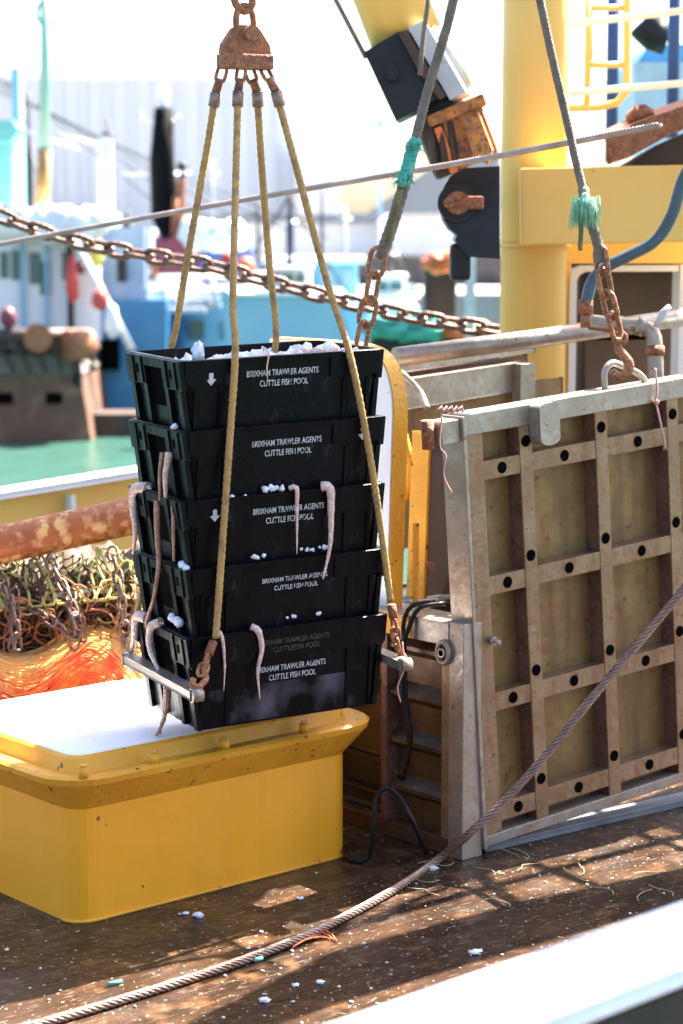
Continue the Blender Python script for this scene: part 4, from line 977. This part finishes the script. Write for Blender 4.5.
tag(b.build('fish_scraps', mat('fish_scraps', (.50, .40, .30), .5, c2=(.7, .66, .62), scale=9)), 'scattered fish scraps, scales and grit on the wet deck', 'scraps', kind='stuff')
b = MB(); b.tube([gz(108, 984, .008), gz(122, 981, .008)], .006, 6); tag(b.build('twine_scrap', TEAL), 'short bright green twine scrap on the deck at lower left', 'twine scrap')
b = MB(); b.tube([gz(255, 960, .03), gz(262, 958, .03)], .006, 6); tag(b.build('twine_scrap', TEAL), 'small green twine scrap against the wire rope', 'twine scrap')
b = MB()
for k in range(6): b.tube(smooth([gz(292 + k, 948 - k * 2, .008), gz(305 + 4 * k, 940 - 2 * k, .015), gz(322 + k * 3, 936 + k, .006)], .03), .002, 4)
tag(b.build('twine_scrap', ORP), 'orange frayed twine strands beside the wire rope', 'twine scrap')
b = MB()
for k in range(16):
    x, y = rnd.uniform(420, 680), rnd.uniform(850, 900); a_ = rnd.uniform(0, 6.28); p = gz(x, y, .006); P = [p]
    for q in range(4): a_ += rnd.uniform(-1, 1); P.append(P[-1] + V((math.cos(a_) * .03, math.sin(a_) * .04, rnd.uniform(-.001, .002))))
    b.tube(smooth(P, .01), .0013, 4)
tag(b.build('straw_scraps', mat('straw', (.45, .36, .2), .7)), 'pale straw coloured strands strewn on the sunlit deck', 'scraps', kind='stuff')

# ================================================================== BACKGROUND: harbour
# quay buildings
root = empty('harbour_shed', atv(160, 260, 120), 'very large pale warehouse filling the left background', 'warehouse')
pbox(-420, 300, 78, 300, 120, 40).build('wall', PALEW, root)
b = MB(); pbox(-430, 303, 72, 79, 119.5, 41, b); b.build('roof_edge', WH, root)
root = empty('pale_annex', atv(320, 260, 112), 'pale block attached right of the large warehouse', 'annex')
pbox(296, 338, 152, 300, 118, 20).build('wall', PALEW, root)
b = MB()
for xx in range(-300, 300, 24): pbox(xx, xx + 1.2, 80, 295, 119.8, .3, b)
b.build('cladding_joints', PALEW, bpy.data.objects['harbour_shed'])
root = empty('gabled_shed', atv(430, 290, 80), 'white shed with grey pitched roof and dark timber fence', 'shed')
d = 80
b = MB(); b.prism([atv(x, y, d) for x, y in [(384, 220), (384, 300), (560, 300), (560, 215), (470, 150)]], V((0, 20, 0))); b.build('wall', WH, root)
b = MB(); b.prism([atv(x, y, d - 1) for x, y in [(362, 222), (363, 216), (430, 168), (475, 150), (500, 150), (500, 212), (376, 214)]], V((0, 1, 0)))
b.build('roof', GREYR, root)
b = MB(); pbox(355, 520, 256, 305, 70, .5, b); 
for xx in range(356, 520, 6): pbox(xx, xx + 3, 254, 306, 69.8, .3, b)
tag(b.build('timber_fence', GATEW), 'dark timber boarded fence in front of the gabled shed', 'fence')
root = empty('low_shed', atv(300, 290, 95), 'long low white quay building behind the blue boat', 'building')
pbox(200, 400, 222, 300, 95, 12).build('wall', WH, root)
b = MB(); pbox(196, 404, 214, 223, 94.5, 13, b); b.build('roof', GREYR, root)
b = MB(); pbox(286, 294, 218, 262, 90, .4, b); tag(b.build('blue_post', DBLUE), 'blue steel post in front of the low white quay building', 'post')
b = MB()
for x in (222, 240, 262, 276): pbox(x, x + 10, 262, 274, 94.6, .3, b)
b.build('window', GLASSD, bpy.data.objects['low_shed'])
# far masts on quay
def mast(x, y0, y1, d, r, m, label, arms=()):
    root = empty('mast', atv(x, y1, d), label, 'mast'); b = MB(); b.tube([atv(x, y1, d), atv(x, y0, d)], [r, r * .6], 8); b.build('pole', m, root)
    for (dx0, dx1, yy) in arms: b = MB(); b.tube([atv(x + dx0, yy, d), atv(x + dx1, yy, d)], r * .6, 6); b.build('spreader', m, root)
mast(380, 108, 215, 70, .07, LBLUE, 'thin pale blue mast standing before the gabled shed', ((0, 12, 148),))
mast(322, 185, 300, 60, .06, NAVY, 'thin dark mast behind the blue fishing boat')
b = MB(); b.blob(atv(380, 123, 70), .14, .14, .2, sub=2, amp=0); tag(b.build('mast_light', LBLUE), 'small blue light globe on the thin pale mast', 'lamp')
# ---- left trawler: white wheelhouse, mast
T = 44.0
root = empty('trawler', atv(50, 400, T), 'white and blue trawler with tall green and rusty mast at the left', 'fishing boat')
pbox(-60, 98, 226, 345, T, 3.0, bev=.1).build('wheelhouse', WH, root)
b = MB(); pbox(-60, 102, 212, 227, T - .4, 3.6, b, .05); b.build('wheelhouse_roof', WH, root)
for x0, x1, y0, y1 in ((0, 8, 252, 278), (12, 24, 250, 280), (30, 40, 253, 284), (40, 50, 262, 295), (62, 74, 252, 280)):
    f = pbox(x0, x1, y0, y1, T - .05, .1).build('window', GLASSD, root)
pbox(-60, 165, 300, 450, T + .6, 4).build('hull', BLUEP, root)
b = MB()
for x in (22, 46, 68): pbox(x, x + 1.6, 228, 345, T - .15, .08, b)
b.build('window_pillar', LBLUE, root)
pbox(68, 72, 232, 350, T - .3, .15).build('door_post', NAVY, root)
pbox(100, 118, 340, 370, T + .3, .3).build('hull_opening', DARK, root)
b = MB()
for i in range(9): b.blob(atv(5 + i * 11, 222 + (i * 7 % 5), T - .5), .35, .3, .35, sub=2, amp=.6, seed=i)
b.build('covered_gear', WH, root)
b = MB(); b.blob(atv(72, 280, T - .6), .13, .2, .5, sub=2, amp=.5); b.build('hanging_buoy', REDP, root)
b = MB(); b.blob(atv(80, 268, T - .5), .12, .12, .14, sub=2, amp=.2); b.build('hanging_pot', MAR, root)
b = MB(); b.tube([atv(45, 150, T), atv(46, -30, T)], [.12, .10], 12); mst = b.build('mast', mat('green_mast_paint', (.30, .52, .45), .5, c2=(.45, .55, .42), scale=1), root)
b = MB(); b.tube([atv(41, 214, T), atv(45, 150, T)], [.15, .14], 12); b.build('rusty_mast_foot', mat('ochre_rust', (.50, .27, .08), .6, c2=(.35, .15, .06)), mst)
b = MB(); b.tube(smooth([atv(46 + 9 * math.cos(t), 13 + 13 * math.sin(t), T) for t in [2 * math.pi * i / 12 for i in range(12)]], .1), .04, 6); b.build('mast_hoop', TEALP, mst)
b = MB(); b.tube([atv(15, 128, T), atv(80, 150, T)], .03, 6); b.tube([atv(50, 132, T), atv(98, 145, T)], .03, 6); b.build('wire_stay', SILV, mst)
b = MB(); pbox(-20, 11, 120, 215, T + 2, 2, b); b.prism([atv(x, y, T + 1.5) for x, y in ((-20, 120), (12, 120), (20, 130), (10, 142), (-20, 142))], V((0, 1, 0))); b.build('teal_casing', TEALP, root)
b = MB(); pbox(12, 19, 68, 120, T + 2, .5, b); b.build('light_mast', LBLUE, root)
b = MB(); pbox(98, 106, 138, 215, T + 3, .4, b); pbox(107, 111, 140, 218, T + 3, .4, b); b.build('gantry_leg', SILV, root)
b = MB(); b.tube([atv(75, 240, T - 1), atv(132, 350, T - 1)], .07, 8); b.build('boom', WH, root)
b = MB(); b.blob(atv(112, 322, T - 1.2), .16, .2, .34, sub=2, amp=.5); b.build('slung_bag', WH, root)
b = MB(); b.blob(atv(97, 257, T - .3), .14, .14, .22, sub=2, amp=.2); b.build('yellow_buoy', mat('buoy_yellow', (.75, .65, .10), .5), root)
pbox(117, 126, 257, 282, T + .4, .2).build('dark_window', NAVY, root)
pbox(98, 145, 228, 345, T + .8, 3).build('aft_house', mat('ice_blue_paint', (.34, .44, .62), .5), root)
# rusty beam and gear above the barge
T2 = 41.0
root = empty('rusty_barge', atv(50, 442, T2), 'rusty brown barge with flat grey top moored at the left', 'barge')
b = MB(); b.prism([atv(x, y, T2) for x, y in ((-160, 372), (80, 372), (92, 443), (-160, 443))], V((0, 6, 0))); b.build('hull', HULLR, root)
b = MB(); b.prism([atv(x, y, T2 - .06) for x, y in ((-160, 354), (62, 354), (82, 374), (-160, 372))], V((0, 6, 0))); b.build('deck_edge', mat('grey_barge_deck', (.13, .12, .11), .8), root)
for x0, x1 in ((-5, 12), (46, 62)): pbox(x0, x1, 393, 404, T2 - .05, .2).build('scupper', DARK, root)
b = MB(); pbox(-160, 150, 414, 452, T2 + .8, 1, b); b.build('waterline_band', BROWN, root)
root = empty('deck_gear', atv(45, 345, T2), 'dark brown winch and beams lying above the barge', 'winch')
b = MB(); b.tube([atv(-40, 337, T2), atv(92, 337, T2)], .17, 10); b.build('long_beam', BROWN, root)
b = MB(); b.cyl(atv(66, 345, T2 - .3), atv(90, 345, T2), .30, 14); b.cyl(atv(38, 338, T2 - .5), atv(38, 338, T2 + .5), .28, 14); b.build('drum', RU, root)
b = MB(); [b.blob(atv(-10 + i * 12, 347, T2 + .1), .25, .3, .16, sub=2, amp=.7, seed=i) for i in range(9)]; b.build('tangled_gear', BROWN, root)
b = MB(); b.tube([atv(76, 350, T2), atv(78, 385, T2)], .09, 8); b.build('leg', NAVY, root)
b = MB()
for k in range(6): b.tube([atv(0 + k * 18, 348, T2 - .2), atv(14 + k * 16, 372, T2 - .2)], .05, 6)
b.build('brace', BROWN, root)
# blue fishing boat
T3 = 46.0
root = empty('fishing_boat', atv(260, 440, T3), 'light blue fishing boat with black funnel and maroon casing', 'fishing boat')
pbox(110, 182, 320, 452, T3 + .2, 5).build('hull', BLUEP, root)
pbox(170, 420, 308, 460, T3 + 1.0, 5).build('cabin', LBLUE, root)
b = MB(); pbox(120, 178, 338, 398, T3 - .1, .3, b); b.build('blue_panel', DBLUE, root)
b = MB(); pbox(128, 172, 345, 398, T3 - .15, .3, b); b.build('cabin_recess', BLUEP, root)
pbox(137, 147, 345, 380, T3 - .2, .3).build('olive_door', OLIVE, root)
b = MB()
for xa, xb in ((119, 111), (157, 152)): b.tube([atv(xa, 318, T3 - .5), atv(xb, 378, T3 - .5)], .07, 8)
b.tube([atv(85, 374, T3 - .5), atv(160, 374, T3 - .5)], .09, 8); b.build('red_frame', MAR, root)
b = MB()
for x in (160, 190, 222, 246, 270, 300, 330): pbox(x, x + 14, 321, 339, T3 + .9, .2).build('window', GLASSD, root)
b.bm.free()
pbox(158, 205, 308, 313, T3 - .2, .5).build('white_gutter', WH, root)
b = MB()
for yy in (278, 292): b.tube([atv(120, yy, T3), atv(235, yy - 1, T3)], .06, 8)
for xx in (126, 162, 212): b.tube([atv(xx, 275, T3), atv(xx + 2, 310, T3)], .06, 8)
b.build('white_rail', WH, root)
b = MB(); [b.blob(atv(140 + i * 10, 298, T3 + .5), .3, .3, .2, sub=2, amp=.5, seed=i) for i in range(8)]; b.build('stacked_sacks', mat('grey_sack', (.5, .55, .62), .8), root)
b = MB(); b.tube([atv(147 + 7.5 * math.cos(t), 271 + 9 * math.sin(t), T3 - .3) for t in [2 * math.pi * i / 16 for i in range(16)]], .07, 8, closed=True); b.build('lifebuoy', ORP, root)
pbox(138, 215, 236, 278, T3 + 1, 3).build('maroon_casing', MAR, root)
pbox(200, 250, 246, 285, T3 + .8, 2).build('navy_casing', DBLUE, root)
b = MB(); b.tube([atv(174, 236, T3), atv(165, 215, T3), atv(162, 160, T3), atv(164, 108, T3)], [.27, .31, .27, .20], 20); b.build('funnel', mat('funnel_black', (.003, .003, .004), .8, spec=.1), root)
b = MB(); b.tube(smooth([atv(180, 230, T3 - .2), atv(181, 190, T3 - .2), atv(182, 180, T3 - .2)], .1), .10, 12); b.build('exhaust_pipe', RU, root)
b = MB(); b.blob(atv(182, 166, T3 - .2), .11, .11, .11, sub=2, amp=0); b.tube([atv(182, 180, T3 - .2), atv(183, 172, T3 - .2)], .06, 10); b.build('exhaust_cap', NAVY, root)
b = MB(); b.tube([atv(174, 235, T3 - .3), atv(176, 196, T3 - .3)], .08, 10); b.build('rusty_pipe', RU, root)
b = MB(); b.blob(atv(163, 92, T3), .14, .14, .17, sub=3, amp=0); b.cyl(atv(163, 110, T3), atv(163, 98, T3), .10, 14); b.build('radar_dome', WH, root)
b = MB(); b.tube([atv(141, 121, T3), atv(178, 121, T3)], .035, 6); b.tube([atv(141, 121, T3), atv(141, 114, T3)], .04, 6); b.tube([atv(178, 121, T3), atv(178, 115, T3)], .04, 6); b.tube([atv(120, 174, T3), atv(190, 174, T3)], .03, 6); b.build('cross_arm', SILV, root)
b = MB()
for i in range(11): b.blob(atv(190 + i * 5, 232 + (i * 5 % 9), T3 - .3), .26, .3, .3, sub=2, amp=.5, seed=i)
b.build('white_canopy', WH, root)
# second smaller blue boat at centre right, gear on it
root = empty('fishing_boat', atv(320, 440, 50), 'pale turquoise wheelhouse boat between the slings in the centre', 'fishing boat')
pbox(268, 358, 262, 320, 50, 3, bev=.15).build('wheelhouse', mat('pale_turquoise', (.26, .48, .56), .5), root)
b = MB(); pbox(262, 366, 258, 264, 49.6, 4, b); b.build('roof', WH, root)
b = MB()
for x in (275, 298, 320, 342): pbox(x, x + 13, 270, 286, 49.9, .2, b)
b.build('window', mat('pale_pane', (.35, .42, .46), .15), root)
pbox(240, 420, 312, 460, 50.5, 5).build('hull', LBLUE, root)
b = MB(); pbox(358, 372, 306, 328, 49.5, .3, b); b.build('red_box', REDP, root)
for (x, y, rr, m_, nm, lab) in ((388, 326, .5, TEAL, 'net_pile', 'bright teal net pile behind the yellow shoe'), (420, 330, .5, TEAL, 'net_pile', 'teal net pile beside an orange float above the pipe rail'), (455, 331, .35, ORP, 'float', 'orange float between net piles above the pipe rail'), (445, 262, .40, ORP, 'float', 'orange buoy just left of the black bracket')):
    b = MB(); b.blob(atv(x, y, 30), rr * .8, rr, rr * .35, sub=3, amp=.6, fr=3, seed=x); tag(b.build(nm, m_), lab, nm.replace('_', ' '))
root = empty('moored_workboat', atv(460, 420, 30), 'dark workboat hull lying behind the pipe rail', 'boat')
pbox(372, 510, 336, 480, 30, 3).build('hull', NAVY, root)
b = MB(); pbox(385, 498, 329, 337, 29.9, 3, b); b.build('gunwale', mat('ochre_gunwale', (.6, .38, .12), .6), root)
b = MB(); b.box(atv(470, 300, 29), (.14, .14, 1.2)); b.build('post', SILV, root)
b = MB(); b.box(atv(440, 290, 32), (.5, .5, 1.0), bev=.1); b.build('dark_housing', NAVY, root)
# pale hill of quay clutter & person-sized posts
b = MB(); pbox(404, 416, 285, 315, 60, .4, b); tag(b.build('sign_board', WH), 'small white board leaning before the timber fence', 'board')
b = MB(); b.tube([atv(200, 300, 50), atv(236, 230, 50)], .05, 6); b.tube([atv(240, 300, 50), atv(236, 230, 50)], .05, 6); tag(b.build('tripod_mast', WH), 'white tripod mast right of the maroon casing', 'mast')

# extra harbour detail: more craft, masts and rigging
def small_boat(x0, x1, yd, yw, d, hull, cab, label, cx=.5, cw=.3, ch=26, mh=70):
    root = empty('fishing_boat', atv((x0 + x1) / 2, yw, d), label, 'fishing boat', 'boats moored in the harbour behind')
    b = MB(); b.prism([atv(x, y, d) for x, y in ((x0 - 8, yd - 8), (x0 + 12, yd), (x1, yd - 1), (x1 - 5, yw), (x0 + 6, yw))], V((0, 3, 0))); b.build('hull', hull, root)
    pbox(x0, x1, yd - 3, yd, d - .1, 3.2).build('gunwale', WH, root)
    a = x0 + (x1 - x0) * cx; c = a + (x1 - x0) * cw
    pbox(a, c, yd - ch, yd, d + .4, 2).build('cabin', cab, root)
    pbox(a - 2, c + 2, yd - ch - 3, yd - ch, d + .2, 2.4).build('cabin_roof', WH, root)
    n = max(2, int((c - a) / 12))
    for i in range(n):
        xx = a + 3 + i * (c - a - 4) / n; pbox(xx, xx + (c - a) / n - 5, yd - ch + 4, yd - ch + 13, d + .3, .2).build('window', GLASSD, root)
    b = MB(); b.tube([atv((a + c) / 2, yd - ch, d + 1), atv((a + c) / 2 + 1, yd - ch - mh, d + 1)], [.07, .04], 8); m_ = b.build('mast', NAVY, root)
    b = MB(); b.tube([atv((a + c) / 2, yd - ch - mh + 6, d + 1), atv(x1, yd - 4, d + 1)], .025, 5); b.build('stay', NAVY, m_)
    b = MB(); b.tube([atv((a + c) / 2, yd - ch - mh + 6, d + 1), atv(x0, yd - 4, d + 1)], .025, 5); b.build('stay', NAVY, m_)
    b = MB(); b.tube([atv((a + c) / 2 - 9, yd - ch - mh * .6, d + 1), atv((a + c) / 2 + 9, yd - ch - mh * .6, d + 1)], .03, 5); b.build('cross_arm', SILV, m_)
small_boat(228, 345, 296, 450, 43, LBLUE, WH, 'light blue boat with white cabin between the right hand slings', .35, .35, 26, 80)
small_boat(100, 160, 300, 440, 47.5, DBLUE, LBLUE, 'dark blue boat hull right of the white wheelhouse', .2, .5, 30, 60)
small_boat(352, 420, 300, 440, 52, REDP, WH, 'red hulled boat under the timber fence', .3, .5, 22, 40)
small_boat(-40, 60, 262, 420, 56, DBLUE, WH, 'far dark blue boat glimpsed above the white wheelhouse roof', .5, .4, 30, 90)
for x, y0, y1, d, m_, lab in ((108, 120, 230, 58, NAVY, 'thin dark mast left of the black funnel'), (212, 160, 250, 60, SILV, 'grey mast between the left slings'), (258, 200, 262, 62, NAVY, 'short dark pole behind the rear slings'), (345, 205, 300, 58, SILV, 'grey pole right of the front right sling'), (28, 90, 225, 57, NAVY, 'slim dark mast beside the green mast')):
    mast(x, y0, y1, d, .06, m_, lab, ((-7, 7, y0 + 14),))
for x, y, m_, lab in ((246, 268, ORP, 'orange buoy hung on a rail at the centre'), (228, 262, REDP, 'red buoy beside the orange one at the centre'), (100, 300, REDP, 'red float beside the dark blue boat'), (8, 318, MAR, 'maroon float on the left trawler rail')):
    b = MB(); b.blob(atv(x, y, 41), .17, .17, .22, sub=2, amp=.1); tag(b.build('buoy', m_), lab, 'buoy')
b = MB()
for k in range(5): b.tube([atv(-20, 60 + k * 6, 60), atv(170 + k * 40, 215 + k * 6, 60)], .02, 4)
tag(b.build('harbour_rigging', NAVY), 'faint thin rigging lines slanting behind the left slings', 'rigging')
root = empty('quay_van', atv(205, 262, 66), 'white van parked on the far quay behind the maroon casing', 'van')
pbox(188, 226, 248, 268, 66, 1.8, bev=.15).build('body', WH, root); pbox(192, 202, 251, 257, 65.95, .1).build('side_window', GLASSD, root)
for x in (196, 218):
    b = MB(); c_ = atv(x, 268, 65.9); b.cyl(c_, c_ + V((0, .2, 0)), .30, 16); b.build('wheel', NAVY, root)
# ================================================================== added unseen plates and lines that shape the deck shadows
def lift(px, py, h): return gz(px, py) + SUND * (h / SUND.z)
def overhead(poly, h, name, m, label, cat='boom', th=.12):
    b = MB(); b.prism([lift(x, y, h) for x, y in poly], V((0, 0, th))); return tag(b.build(name, m), label, cat)
overhead([(-260, 1110), (0, 1008), (180, 934), (262, 900), (280, 880), (300, 884), (345, 862), (345, 842), (76, 900), (-200, 970)], 3.35, 'hatch_shade_plate', YC, 'added yellow plate, unseen above the frame, shading the deck before the hatch', 'shade plate')  # added plate, outlined to the dark deck area before the hatch
overhead([(-200, 1150), (60, 1062), (200, 1020), (345, 948), (520, 902), (760, 852), (760, 890), (683, 902), (520, 948), (360, 996), (180, 1060)], 3.4, 'deck_shade_strip', NAVY, 'added dark strip, unseen above the frame, casting the long deck shadow band', 'boom')  # added blocker cut to the long shadow band on the deck
overhead([(343, 845), (345, 872), (400, 864), (456, 845), (458, 720), (343, 720)], 3.5, 'side_shade_plate', YC, 'small added yellow plate, unseen above the frame, shading the gap right of the hatch', 'platform')  # unseen plate added to darken the gap beside the hatch
overhead([(640, 800), (700, 778), (700, 830), (655, 818)], 3.6, 'gate_shade_plate', NAVY, 'added dark plate, unseen above the frame, shading the deck by the big gate', 'bracket')  # added unseen blocker for the small shadow near the gate
for i, (a_, b_, rr) in enumerate((((683, 836), (360, 922), .024), ((611, 824), (300, 945), .016), ((495, 850), (620, 895), .024), ((600, 820), (740, 870), .022), ((470, 868), (535, 920), .028))):
    A_, B_ = lift(*a_, 3.5), lift(*b_, 3.5); dd = (B_ - A_)
    b = MB(); b.tube([A_ - dd * .25, B_ + dd * .25], rr, 8); tag(b.build('shadow_line', CABLE), 'added unseen line high above the frame casting one of the crossing shadows on the deck', 'rigging', 'added shadow lines overhead')  # thin blockers added for the crossing shadow lines

def lift2(px, py, z0, h): return gz(px, py, z0) + SUND * ((h - z0) / SUND.z)
b = MB(); b.prism([lift2(x, y, .93, 4.6) for x, y in [(568, 925), (800, 850), (900, 1100), (510, 1060)]], V((0, 0, .1))); tag(b.build('rail_shade_plate', NAVY), 'added dark plate, unseen above the frame, shading the near white rail', 'canopy')  # added unseen plate that shades the right part of the cap rail
